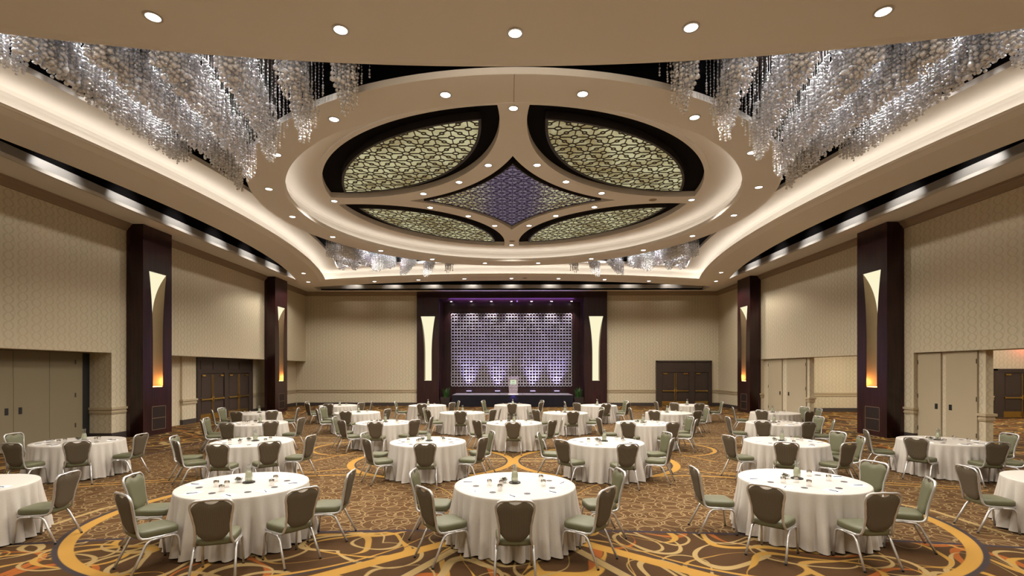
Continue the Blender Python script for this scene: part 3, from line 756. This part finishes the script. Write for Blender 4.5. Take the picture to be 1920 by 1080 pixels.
for sx, sy, nm in ((-1, -1, 'near left'), (1, -1, 'near right'), (-1, 1, 'far left'), (1, 1, 'far right')):
    for x, y, q in ((0.72, 3.05, 'nearest the center line'), (1.72, 1.75, 'middle of three'), (3.05, 0.72, 'outermost')):
        downlight(sx * x, CD + sy * y, 8.453, 'downlight on the medallion web, %s curve, %s' % (nm, q), PW * 1.0)
# fixtureless spots added behind the camera to brighten cloth sides and chair backs
for i in range(-4, 5): spot('downward_spot', (2.65 * i, 0.6, 7.6), PW * 0.8, 146, 0.3, (1, 0.92, 0.81), 0.09)
# lamps hidden in the slot above the silver band
for s in (-1, 1):
    for y in (1.2, 3.65, 6.1, 8.55, 11.0, 13.45, 15.9, 18.35, 20.8, 23.25, 25.7, 28.15):
        spot('slot_lamp', (s * 11.55, y, 8.38), 66, 80, 1.0, (1, 0.95, 0.88), 0.05, (0, s * radians(-60), 0))
for i in range(-4, 5): spot('slot_lamp', (i * 2.6, 31.35, 8.38), 28, 80, 1.0, (1, 0.92, 0.82), 0.05, (radians(60), 0, 0))
# round speaker grille on the medallion web and two sprinkler escutcheons
for x, y, z, nm in ((5.0, -0.02, 8.453, 'right arm of the medallion web'), (0.02, 5.55, 8.453, 'far arm of the medallion web'), (0.75, 10.0, 7.549, 'far ceiling band above the stage')):
    tag(MB().lathe([(0.0, -0.006), (0.13, -0.006), (0.14, 0)], 20, (x, CD + y, z)).build('ceiling_speaker', M['crown']), 'flat round taupe ceiling speaker on the %s' % nm, 'speaker', 'ceiling speakers')

# ------------------------------------------------------------------ crystal chandeliers
ICO = None
def ico():
    t = (1 + sqrt(5)) / 2; n = sqrt(1 + t * t)
    v = [(-1, t, 0), (1, t, 0), (-1, -t, 0), (1, -t, 0), (0, -1, t), (0, 1, t), (0, -1, -t), (0, 1, -t), (t, 0, -1), (t, 0, 1), (-t, 0, -1), (-t, 0, 1)]
    f = [(0, 11, 5), (0, 5, 1), (0, 1, 7), (0, 7, 10), (0, 10, 11), (1, 5, 9), (5, 11, 4), (11, 10, 2), (10, 7, 6), (7, 1, 8), (3, 9, 4), (3, 4, 2), (3, 2, 6), (3, 6, 8), (3, 8, 9), (4, 9, 5), (2, 4, 11), (6, 2, 10), (8, 6, 7), (9, 8, 1)]
    return [(a / n, b / n, c / n) for a, b, c in v], f
import numpy as np
IV, IF = ico(); IV = np.array(IV); IF = np.array(IF)
def beads_mesh(name, C, R):
    C, R = np.array(C), np.array(R); n = len(C)
    V = (IV[None] * R[:, None, None] + C[:, None, :]).reshape(-1, 3)
    F = (IF[None] + (np.arange(n) * 12)[:, None, None]).reshape(-1)
    me = bpy.data.meshes.new(name); me.vertices.add(len(V)); me.vertices.foreach_set('co', V.astype(np.float32).ravel())
    nf = n * 20; me.loops.add(nf * 3); me.loops.foreach_set('vertex_index', F.astype(np.int32))
    me.polygons.add(nf); me.polygons.foreach_set('loop_start', np.arange(nf, dtype=np.int32) * 3)
    me.polygons.foreach_set('use_smooth', np.ones(nf, dtype=bool))
    me.update(calc_edges=True); me.validate(); me.materials.append(M['crystal']); return me
ZTOP = 9.05
def opening(x, dy): return x <= 8.22 + dy * dy / 70 and dy <= 8.22 + x * x / 70   # inside the cove edge
FX = [3.25, 4.28, 5.32, 6.38, 7.45, 8.50, 9.25]     # finger lines, distance from the hall's long axis
FIN = []
rr = random.Random(11)
for fi, fx in enumerate(FX):
    C, R = [], []; wires = MB()
    # x outward from the axis, y from the hall centre towards the near side; the ring bounds one end, the cove the other
    ye_drum = sqrt(max(0.0, 8.52 ** 2 - fx * fx)) if fx < 8.52 else 0.0
    y_edge = sqrt(max(0.0, 70 * (fx + 0.18 - 8.22))) if fx + 0.18 > 8.22 else 0.0
    y0, y1 = max(ye_drum, y_edge) + 0.06, 8.20 + fx * fx / 70
    wmax = 0.60 if fi < 6 else 0.28
    tip = (7.48, 7.18, 7.06, 7.10, 7.45, 7.76, 7.92)[fi]
    def strand(x, y, zb, rd, Ld, veil):
        if not opening(x, y) or hypot(x, y) < 8.50: return
        z = ZTOP - 0.02 - rr.uniform(0, 0.05)
        while z > zb:
            if z - zb < Ld:
                r = rd * (1 + rr.uniform(-0.45, 0.45)); gp = 0.004
            elif veil: r, gp = 0.0135 * (1 + rr.uniform(-0.15, 0.15)), 0.036
            else:
                z = zb + Ld - 1e-4; continue
            z -= r; C.append((x + rr.uniform(-0.008, 0.008), y + rr.uniform(-0.008, 0.008), z)); R.append(r); z -= r + gp
        wires.box(x - 0.0011, x + 0.0011, y - 0.0011, y + 0.0011, max(z, zb), ZTOP)
    yy = y0 - 0.75; k_ = 0
    while yy < y1:
        s = max(0.0, min(1.0, (yy - y0) / max(0.3, (y1 - y0))))          # 0 at the ring, 1 at the near edge
        u = -0.17
        while u < 0.21:
            zb = tip + (7.97 - tip) * s ** 0.75 + 0.8 * max(0.0, u - 0.1) + 0.5 * max(0.0, -u - 0.1) + rr.uniform(-0.07, 0.07)
            strand(fx - u + rr.uniform(-0.02, 0.02), yy + rr.uniform(-0.03, 0.03), zb, 0.027 + 0.019 * s * s, 0.55 + 0.35 * s, False)
            u += 0.088
        wing = wmax * (1 - 0.75 * s)
        if k_ % 2 == 0:
            u = 0.30
            while u < wing + 0.06:
                zb = tip + (7.97 - tip) * s ** 0.75 + 0.25 + 0.7 * (u - 0.3) + rr.uniform(-0.05, 0.05)
                strand(fx - u, yy, zb, 0.019, 0.22, True); u += 0.15
        k_ += 1
        yy += 0.09
    L = []; n = 24
    for i in range(n + 1):
        ys = max(y0 - 0.75, sqrt(max(0.0, 8.2 ** 2 - (fx + 0.2) ** 2))); y = ys + (y1 - ys) * i / n; s = max(0.0, min(1.0, (y - y0) / max(0.3, (y1 - y0))))
        xi = fx - wmax * (1 - 0.75 * s) - 0.05; xo = fx + 0.22
        xi = max(xi, sqrt(max(0.0, 8.2 ** 2 - y * y)) if y < 8.2 else 0.0); xo = max(xo, xi + 0.01)
        L.append([(xi, y, ZTOP), (xo, y, ZTOP), (xo, y, ZTOP + 0.03), (xi, y, ZTOP + 0.03)])
    plate = MB().loft(L, True, True, True)
    lamps = []
    for i in range(4):
        s = (i + 0.7) / 4; y = y0 + (y1 - y0) * s; x = fx - 0.06 - 0.30 * (1 - s) * wmax / 0.6
        if hypot(x, y) > 9.25 and opening(x + 0.35, y): lamps.append((x, y))
    hang = MB().box(fx - 0.012, fx + 0.012, (y0 + y1) / 2 - 0.012, (y0 + y1) / 2 + 0.012, ZTOP + 0.03, 9.4)
    FIN.append((beads_mesh('crystal_strands', C, R), plate, wires, lamps, hang))
M['plate'] = plain('smoked plate', rgb(74, 60, 54), 0.35, 0.3)
PROTO = []
for (bm_, plate, wires, lamps, hang) in FIN: PROTO.append({})
num7 = ['innermost of seven', 'second from the inner end', 'third from the inner end', 'middle of seven', 'third from the corner', 'second from the corner', 'nearest the corner']
for sx, sy, nm in ((-1, -1, 'near left'), (1, -1, 'near right'), (-1, 1, 'far left'), (1, 1, 'far right')):
    for fi, (bm_, plate, wires, lamps, hang) in enumerate(FIN):
        t = empty('crystal_chandelier', (0, CD, 0), 0, 'garland of crystal beads, %s, in the %s ceiling recess' % (num7[fi], nm), 'chandelier', 'crystal garlands in the %s recess' % nm)
        t.scale = (sx, sy, 1)
        d = PROTO[fi]
        if not d:
            d['p'] = plate.build('mounting_plate', M['plate'], t); d['w'] = wires.build('suspension_wires', M['alu'], t)
            d['b'] = link('crystal_strands', bm_, t); d['b']['kind'] = 'stuff'; d['w']['kind'] = 'stuff'; d['h'] = hang.build('hanger', M['black'], t)
            d['l'] = []
            for (x, y) in lamps:
                d['l'].append(MB().lathe([(0.0, -0.02), (0.016, -0.02), (0.02, 0.0)], 8, (x, y, ZTOP - 0.002)).build('spotlight_lens', M['spark'], t))
        else:
            for o in [d['p'], d['w'], d['b'], d['h']] + d['l']:
                c = o.copy(); COL.objects.link(c); c.parent = t
        for (x, y) in lamps:
            spot('crystal_spot', (sx * x, CD + sy * y, ZTOP - 0.03), (120 if fi < 2 else 230) * (1.7 if sy > 0 else 1.15), 104, 0.8, (1, 0.97, 0.95), 0.03)
# ================================================================== FURNITURE
# ---- banquet chair (origin on the floor below the seat; faces +y)
def superellipse(a, b, e, n):
    out = []
    for i in range(n):
        t = 2 * pi * i / n; c, s = cos(t), sin(t)
        out.append((a * abs(c) ** e * (1 if c >= 0 else -1), b * abs(s) ** e * (1 if s >= 0 else -1)))
    return out
def back_half(u):        # half width of the back outline at height fraction u (0 bottom .. 1 top)
    pts = [(0, 0.192), (0.2, 0.178), (0.4, 0.180), (0.6, 0.196), (0.8, 0.216), (0.92, 0.219), (1.0, 0.20)]
    for (a, p), (b, q) in zip(pts[:-1], pts[1:]):
        if u <= b:
            t = (u - a) / (b - a); t = t * t * (3 - 2 * t); return p + (q - p) * t
    return pts[-1][1]
def back_pt(x, z): return (x, -0.205 - 0.10 * ((z - 0.42) / 0.52) ** 1.15 if z > 0.42 else -0.205, z)
def chair_proto():
    t = empty('banquet_chair', (0, 0, 0))
    # seat
    m = MB(); m.smooth = True; loops = []
    for z, k in ((0.392, 0.90), (0.398, 0.97), (0.42, 1.0), (0.455, 1.0), (0.472, 0.98), (0.484, 0.91), (0.491, 0.7), (0.494, 0.35)):
        L = []
        for x, y in superellipse(0.215 * k, 0.225 * k, 0.42, 28):
            L.append((x * (1 + 0.10 * (y / 0.225) * 0.5), y + 0.02, z))
        loops.append(L)
    m.loft(loops, True, True, True); m.build('seat', M['cushion'], t)
    # backrest cushion, sage in front and striped behind
    m = MB(); NU, NV = 16, 21
    def outline(u, v):   # u 0..1 bottom to top, v -1..1
        zt = 0.922 - 0.032 * max(0.0, 1 - (v / 0.38) ** 2) - 0.075 * (max(0, abs(v) - 0.5) / 0.5) ** 2.2
        zb = 0.458 + 0.10 * abs(v) ** 3.2
        z = zb + (zt - zb) * u
        hw = back_half((z - 0.42) / 0.52) - 0.008
        return v * hw, z
    front, back = [], []
    for i in range(NU + 1):
        fr_, bk = [], []
        for j in range(NV):
            u, v = i / NU, -1 + 2 * j / (NV - 1); x, z = outline(u, v); p = back_pt(x, z)
            e = min(1.0, min(u, 1 - u) * 7, (1 - abs(v)) * 5); d = 0.012 + 0.022 * sqrt(max(0, e))
            fr_.append((p[0], p[1] + d, p[2])); bk.append((p[0], p[1] - d * 0.7, p[2]))
        front.append(fr_); back.append(bk)
    m.smooth = True
    m.cur = 0; m.loft(front, False); m.cur = 1; m.loft([list(reversed(r)) for r in back], False)
    ring = lambda g: g[0] + [r[-1] for r in g[1:-1]] + list(reversed(g[-1])) + [r[0] for r in reversed(g[1:-1])]
    m.loft([ring(front), ring(back)], True)
    m.build('backrest', [M['cushion'], M['back_fabric']], t)
    # hour-glass frame: one bent flat bar that runs over the top and forward under the seat
    half = [(0.205, 0.20, 0.392), (0.207, 0.02, 0.390), (0.205, -0.12, 0.392), (0.200, -0.175, 0.402), (0.195, -0.202, 0.43)]
    for i in range(1, 13):
        z = 0.43 + (0.86 - 0.43) * i / 12; half.append(back_pt(back_half((z - 0.42) / 0.52), z))
    r = 0.085; cx_, cz = back_half(0.86) - r, 0.866
    for i in range(1, 6):
        a = pi / 2 * i / 6; half.append(back_pt(cx_ + r * cos(a), cz + r * 0.85 * sin(a)))
    half.append(back_pt(0.09, 0.936))
    path = half + [back_pt(0, 0.942)] + [(-x, y, z) for x, y, z in reversed(half)]
    m = MB(); m.smooth = True; m.tube(path, 0.0145, 0.017, 8, up=(0, -1, 0)); m.build('back_frame', M['alu'], t)
    # legs: each front and rear leg carries half of the side rail
    for s in (-1, 1):
        for nm, pts in (('f', [(0.222, 0.245, 0.012), (0.218, 0.225, 0.20), (0.216, 0.212, 0.315), (0.214, 0.195, 0.350), (0.213, 0.165, 0.370), (0.213, 0.03, 0.375)]),
                        ('r', [(0.235, -0.300, 0.012), (0.224, -0.205, 0.20), (0.217, -0.150, 0.315), (0.215, -0.125, 0.350), (0.214, -0.09, 0.370), (0.213, 0.03, 0.375)])):
            m = MB(); m.smooth = True; m.tube([(s * x, y, z) for x, y, z in pts], 0.0150, 0.0150, 8)
            m.cur = 1; x, y, z = pts[0]; m.lathe([(0.015, 0.0), (0.015, 0.02), (0.011, 0.024)], 8, (s * x, y, 0), True, True)
            m.build('leg', [M['alu'], M['rubber']], t)
    m = MB()
    for s in (-1, 1): m.box(s * 0.196 - 0.012, s * 0.196 + 0.012, 0.04, 0.13, 0.355, 0.38)
    m.box(-0.196, 0.196, 0.06, 0.075, 0.378, 0.392).box(-0.196, 0.196, -0.12, -0.105, 0.378, 0.392)
    m.build('ganging_bracket', M['rubber'], t)
    return t
# ---- table with floor-length cloth, three drapes
TR = 0.858
def cloth_mesh(seed):
    q = random.Random(seed); n = 200
    ph = [q.uniform(0, 2 * pi) for _ in range(4)]; nf = [15 + seed % 3, 9, 23, 31]; am = [0.050, 0.028, 0.016, 0.007]
    m = MB(); m.smooth = True; loops = [[(TR * k * cos(2 * pi * i / n), TR * k * sin(2 * pi * i / n), 0.766) for i in range(n)] for k in (0.03, 0.5, 0.9, 0.985)]
    for d, g in ((0.004, 1.0), (0.015, 1.004), (0.05, 1.006), (0.13, 1.010), (0.24, 1.018), (0.36, 1.028), (0.48, 1.040), (0.60, 1.054), (0.70, 1.066), (0.735, 1.072), (0.752, 1.078)):
        L = []
        for i in range(n):
            a = 2 * pi * i / n; f = min(1, d / 0.62) ** 1.15
            w_ = sum(A * (abs(sin(k * a / 2 + p)) ** 0.8 * 2 - 1.1 if j == 0 else sin(k * a + p + 0.6 * sin(2 * a + p))) for j, (k, A, p) in enumerate(zip([nf[0] * 2] + nf[1:], am, ph)))
            r = TR * g + w_ * f * 1.25
            hem = 0.006 * sin(11 * a + ph[1]) + 0.006 if d > 0.7 else 0
            L.append((r * cos(a), r * sin(a), 0.766 - d + hem))
        loops.append(L)
    m.loft(loops, True, True); o = m
    me = o.build('tmp', M['cloth']); d = me.data; bpy.data.objects.remove(me); return d
CL = [cloth_mesh(k) for k in range(4)]
def lab(t): return t
# ---- table ware prototypes
def proto(fn): o = fn(); return o
def tumbler_p():
    m = MB(); m.smooth = True
    m.lathe([(0.0, 0.088), (0.030, 0.088), (0.034, 0.084), (0.038, 0.0), (0.035, 0.0), (0.031, 0.062), (0.027, 0.066), (0.0, 0.066)], 16)
    return m.build('tumbler', M['tumbler'])
def mk_tumbler_mat():
    m, nt = new_mat('etched tumbler glass'); g = NG(nt)
    z = g.sep(g.n('ShaderNodeTexCoord').outputs['Object'])[2]
    p = g.n('ShaderNodeBsdfGlass'); p.inputs['IOR'].default_value = 1.45; p.inputs['Roughness'].default_value = 0.02
    t = g.n('ShaderNodeBsdfTransparent'); mx = g.n('ShaderNodeMixShader')
    g.L.new(g.step(z, 0.05, 0.07), mx.inputs[0]); g.L.new(t.outputs[0], mx.inputs[1]); g.L.new(p.outputs[0], mx.inputs[2])
    gs = g.n('ShaderNodeBsdfGlossy'); gs.inputs[1].default_value = 0.05
    m2 = g.n('ShaderNodeMixShader'); m2.inputs[0].default_value = 0.10
    g.L.new(mx.outputs[0], m2.inputs[1]); g.L.new(gs.outputs[0], m2.inputs[2])
    o = g.n('ShaderNodeOutputMaterial'); g.L.new(m2.outputs[0], o.inputs[0]); M['tumbler'] = m
mk_tumbler_mat()
def carafe_p():
    t = empty('carafe', (0, 0, 0))
    m = MB(); m.smooth = True
    m.lathe([(0.0, 0.0), (0.046, 0.0), (0.052, 0.01), (0.053, 0.07), (0.046, 0.13), (0.030, 0.175), (0.027, 0.20), (0.030, 0.235), (0.037, 0.262), (0.035, 0.262), (0.0285, 0.236), (0.0255, 0.2), (0.0285, 0.175), (0.044, 0.13), (0.050, 0.07), (0.048, 0.012), (0.0, 0.01)], 20)
    m.build('glass_body', M['glass'], t)
    m = MB(); m.smooth = True
    m.lathe([(0.0, 0.012), (0.046, 0.013), (0.0485, 0.07), (0.0425, 0.13), (0.034, 0.158), (0.0, 0.158)], 18); m.build('water', M['water'], t)
    for k, (x, y, z, rx, rz) in enumerate(((0.006, -0.02, 0.11, 1.35, 0.3), (-0.012, -0.015, 0.055, 1.2, -0.6), (0.012, 0.012, 0.08, 1.3, 2.0))):
        m = MB(); m.lathe([(0.0, -0.003), (0.022, -0.003), (0.022, 0.003), (0.0, 0.003)], 14)
        o = m.build('lemon_slice', M['lemon'], t); o.location = (x, y, z); o.rotation_euler = (rx, 0, rz)
    return t
def bowl_p():
    t = empty('candy_bowl', (0, 0, 0))
    m = MB(); m.smooth = True
    m.lathe([(0.0, 0.0), (0.032, 0.0), (0.050, 0.03), (0.062, 0.058), (0.059, 0.058), (0.046, 0.032), (0.0, 0.008)], 18); m.build('glass_bowl', M['glass'], t)
    m = MB(); q = random.Random(5)
    for k in range(26):
        a, r, z = q.uniform(0, 6.28), q.uniform(0, 0.042), q.uniform(0.03, 0.066); s = 0.011
        c = Vector((r * cos(a), r * sin(a), z)); R_ = Matrix.Rotation(q.uniform(0, 3), 3, (q.random(), q.random(), q.random() + 0.1))
        v = [c + R_ @ Vector((x * s * 1.5, y * s, w_ * s * 0.8)) for x, y, w_ in ((-1, -.6, -.6), (-1, .6, -.6), (-1, .6, .6), (-1, -.6, .6), (1, -.6, -.6), (1, .6, -.6), (1, .6, .6), (1, -.6, .6))]
        m.add(v, [(0, 1, 2, 3), (7, 6, 5, 4), (0, 4, 5, 1), (1, 5, 6, 2), (2, 6, 7, 3), (3, 7, 4, 0)])
    o = m.build('wrapped_candies', M['candy'], t); o['kind'] = 'stuff'
    return t
PROT = {}
def place(kind, fn, loc, rz=0):
    if kind not in PROT:
        o = fn(); o.location = loc; o.rotation_euler = (0, 0, rz); PROT[kind] = o; return o
    return copy_tree(PROT[kind], loc, rz)
def coaster_p():
    return MB().lathe([(0.0, 0.004), (0.043, 0.004), (0.045, 0.002), (0.045, 0.0), (0.0, 0.0)], 20).build('coaster', M['coaster'])
def tray_p():
    return MB().lathe([(0.0, 0.006), (0.078, 0.006), (0.082, 0.014), (0.086, 0.014), (0.084, 0.0), (0.0, 0.0)], 24).build('round_tray', M['tray'])
def pad_p():
    return MB().box(-0.07, 0.07, -0.105, 0.105, 0.0, 0.004).build('notepad', M['white_paper'])
def pen_p():
    m = MB(); m.tube([(0, -0.07, 0.005), (0, 0.05, 0.005)], 0.005, 0.005, 8); m.tube([(0, 0.05, 0.005), (0, 0.07, 0.005)], 0.0025, 0.0025, 6); m.box(0.003, 0.006, -0.068, -0.03, 0.007, 0.010)
    return m.build('pen', M['pen'])
CAMP = Vector((-0.079, 0, 2.4))
def px2w(px, py, z):    # photo pixel to a point of the hall at height z
    d = 924.3 * (2.4 - z) / (py - 694.0); l = (px - 947) * d / 924.3
    return l * cos(.01) - d * sin(.01) - 0.079, d * cos(.01) + l * sin(.01)
# table list: name, x, y, tops of the chair backs in the photo (used to measure where each chair stands)
TB = [
 ('far left front row table', -7.85, 6.85, [(111, 887)]),
 ('front row table left of center', -3.89, 7.04, [(236, 926), (258, 890), (395, 938), (568, 917), (657, 884)]),
 ('front row center table', -0.01, 7.06, [(797, 915), (782, 882), (964, 939), (1138, 916), (1161, 881)]),
 ('front row table right of center', 4.26, 7.38, [(1303, 877), (1436, 911), (1647, 922), (1736, 898), (1638, 866)]),
 ('far right front row table', 8.3, 7.3, [(1816, 875)]),
 ('second row leftmost table', -10.0, 11.25, [(26, 813), (22, 831), (144, 827), (251, 814)]),
 ('second row table, second from left', -5.99, 11.25, [(331, 827), (327, 818), (400, 835), (504, 828), (582, 817)]),
 ('second row table, third from left', -1.96, 11.3, [(684, 812), (701, 823), (797, 830), (897, 821), (922, 809)]),
 ('second row table, third from right', 2.1, 11.28, [(1011, 811), (1067, 824), (1169, 829), (1243, 822), (1250, 811)]),
 ('second row table, second from right', 6.23, 11.36, [(1373, 817), (1473, 827), (1573, 828), (1613, 819), (1571, 810)]),
 ('second row rightmost table', 9.98, 11.55, [(1625, 807), (1722, 820), (1856, 827), (1892, 813), (1922, 826)]),
 ('third row leftmost table', -7.9, 15.2, [(378, 788), (388, 784), (423, 793), (504, 789), (557, 784)]),
 ('third row table, second from left', -4.02, 15.4, [(628, 782), (645, 788), (704, 791), (773, 787), (809, 782)]),
 ('third row center table', 0.05, 15.35, [(876, 783), (897, 788), (963, 791), (1033, 788), (1054, 783)]),
 ('third row table, second from right', 4.08, 15.3, [(1127, 784), (1177, 791), (1252, 790), (1305, 787), (1293, 781)]),
 ('third row rightmost table', 8.2, 15.38, [(1371, 782), (1432, 789), (1516, 792), (1535, 781), (1561, 787)]),
 ('fourth row leftmost table', -9.75, 18.75, [(399, 769), (416, 765), (442, 772), (503, 769), (549, 765)]),
 ('fourth row table, second from left', -6.0, 19.05, [(604, 763), (607, 767), (651, 770), (718, 767), (743, 764)]),
 ('fourth row table, third from left', -1.93, 19.05, [(800, 765), (812, 768), (864, 770), (919, 768), (938, 765)]),
 ('fourth row table, third from right', 2.05, 19.0, [(990, 765), (1017, 768), (1071, 770), (1114, 768), (1128, 764)]),
 ('fourth row table, second from right', 6.04, 19.08, [(1191, 765), (1231, 769), (1291, 769), (1325, 765)]),
 ('fourth row rightmost table', 10.12, 19.08, [(1389, 764), (1432, 769), (1495, 769), (1524, 763), (1537, 766)]),
 ('back row leftmost table', -8.05, 22.8, [(577, 756), (585, 753), (617, 757), (673, 755), (697, 753)]),
 ('back row table, second from left', -3.92, 22.9, [(746, 753), (791, 757), (845, 755), (859, 752)]),
 ('back row center table', 0.05, 23.2, [(907, 751), (912, 753), (960, 756), (1006, 754), (1016, 751)]),
 ('back row table, second from right', 4.02, 23.0, [(1059, 753), (1081, 756), (1136, 757), (1167, 752), (1173, 755)]),
 ('back row rightmost table', 8.3, 23.2, [(1225, 753), (1262, 756), (1309, 756), (1342, 753)]),
]
rr = random.Random(21)
for ti, (tn, tx, ty, chairs) in enumerate(TB):
    t = empty('banquet_table', (tx, ty, 0), rr.uniform(0, 6.28), 'round table draped in floor length ivory cloth, ' + tn.replace(' table', '', 1), 'table', 'round banquet tables')
    link('tablecloth', CL[ti % 4], t)
    row = 0 if ti < 5 else 1 if ti < 11 else 2 if ti < 16 else 3 if ti < 22 else 4
    # chairs
    ang = []
    for px, py in chairs:
        x, y = px2w(px, py, 0.935)
        # keep the measured direction, settle the distance to the table edge
        r = hypot(x - tx, y - ty); a = atan2(x - tx, -(y - ty))
        ang.append((a, px, min(1.58, max(1.47, r))))
    byx = sorted(ang, key=lambda q: q[1])
    fixed = [list(q) for q in sorted(ang)]
    for _ in range(12):                       # keep neighbours apart
        for i in range(len(fixed) - 1):
            gap = fixed[i + 1][0] - fixed[i][0]; need = 0.50
            if gap < need: fixed[i][0] -= (need - gap) / 2; fixed[i + 1][0] += (need - gap) / 2
    for i, (a, px, r) in enumerate(fixed):
        ro = r - 0.285; cx_, cy_ = tx + ro * sin(a), ty - ro * cos(a)
        rz = a + rr.uniform(-0.05, 0.05)
        c = place('chair', chair_proto, (cx_, cy_, 0), rz)
        n = len(fixed)
        pos_ = ('the only one in view' if n == 1 else ['%s from the left' % ORD[i], 'the rightmost'][i == n - 1] if i else 'the leftmost')
        tag(c, 'sage green banquet chair, %s at the %s' % (pos_, tn), 'chair', 'banquet chairs around the tables')
    # ware in the middle
    Z = 0.7665
    mid = sum(f[0] for f in fixed) / len(fixed) if len(fixed) > 1 else 0.0
    if tn == 'far left front row table': mid = 0.6
    if tn == 'far right front row table': mid = -0.5
    def P2(r, a): return tx + r * sin(a), ty - r * cos(a)
    x, y = tx - 0.02 * (tx / 4) , ty + 0.08
    if row > 0 or 1 <= ti <= 3:
        o = place('tray', tray_p, (x, y, Z)); tag(o, 'round black tray under the lemon water carafe on the ' + tn, 'tray', 'trays')
        o = place('carafe', carafe_p, (x, y, Z + 0.0065), rr.uniform(0, 6)); tag(o, 'glass carafe of lemon water on the ' + tn, 'carafe', 'carafes of lemon water')
        if row < 3:
            o = place('bowl', bowl_p, (x - 0.16, y + 0.02, Z), rr.uniform(0, 6)); tag(o, 'small glass bowl of wrapped candies on the ' + tn, 'bowl', 'candy bowls')
    seats = [mid + q for q in (-1.68, -0.84, 0.0, 0.84, 1.68)]
    if len(fixed) == 5: seats = [f[0] * 0.85 + s * 0.15 for f, s in zip(fixed, seats)]
    items = {'tumbler': [], 'coaster': [], 'notepad': [], 'pen': []}
    if row > 0 or 1 <= ti <= 3:
        for i, a in enumerate(seats):
            gx, gy = P2(0.40 + rr.uniform(-0.05, 0.06), a + 0.42 + rr.uniform(-0.08, 0.08)) if i not in (2,) else P2(0.24, a - 0.9)
            if hypot(gx - x, gy - y) < 0.14: gx += 0.2
            items['tumbler'].append(place('tumbler', tumbler_p, (gx, gy, Z)))
            if row < 3:
                items['coaster'].append(place('coaster', coaster_p, P2(0.56, a + 0.30) + (Z,)))
                nx_, ny_ = P2(0.68, a - 0.05); nr = a + rr.uniform(-0.3, 0.3) + 0.5
                items['notepad'].append(place('notepad', pad_p, (nx_, ny_, Z), nr))
                items['pen'].append(place('pen', pen_p, (nx_, ny_, Z + 0.0042), nr + rr.uniform(-0.9, 0.2)))
    else:
        for i, a in enumerate(((1.5, 0.9) if tx < 0 else (-0.9, -1.5))):
            nx_, ny_ = P2(0.66, a); nr = a + 0.5
            items['notepad'].append(place('notepad', pad_p, (nx_, ny_, Z), nr)); items['pen'].append(place('pen', pen_p, (nx_, ny_, Z + 0.0042), nr - 0.6))
    desc = {'tumbler': ('upturned clear tumbler', 'glass'), 'coaster': ('round dark coaster', 'coaster'), 'notepad': ('white notepad', 'notepad'), 'pen': ('black pen on its notepad', 'pen')}
    for k, L in items.items():
        L.sort(key=lambda o: (o.location.x + 0.079) / o.location.y)
        for i, o in enumerate(L):
            pos_ = 'the leftmost' if i == 0 else 'the rightmost' if i == len(L) - 1 else '%s from left' % ORD[i]
            tag(o, '%s, %s on the %s' % (desc[k][0], pos_, tn), desc[k][1], k + 's on the tables')
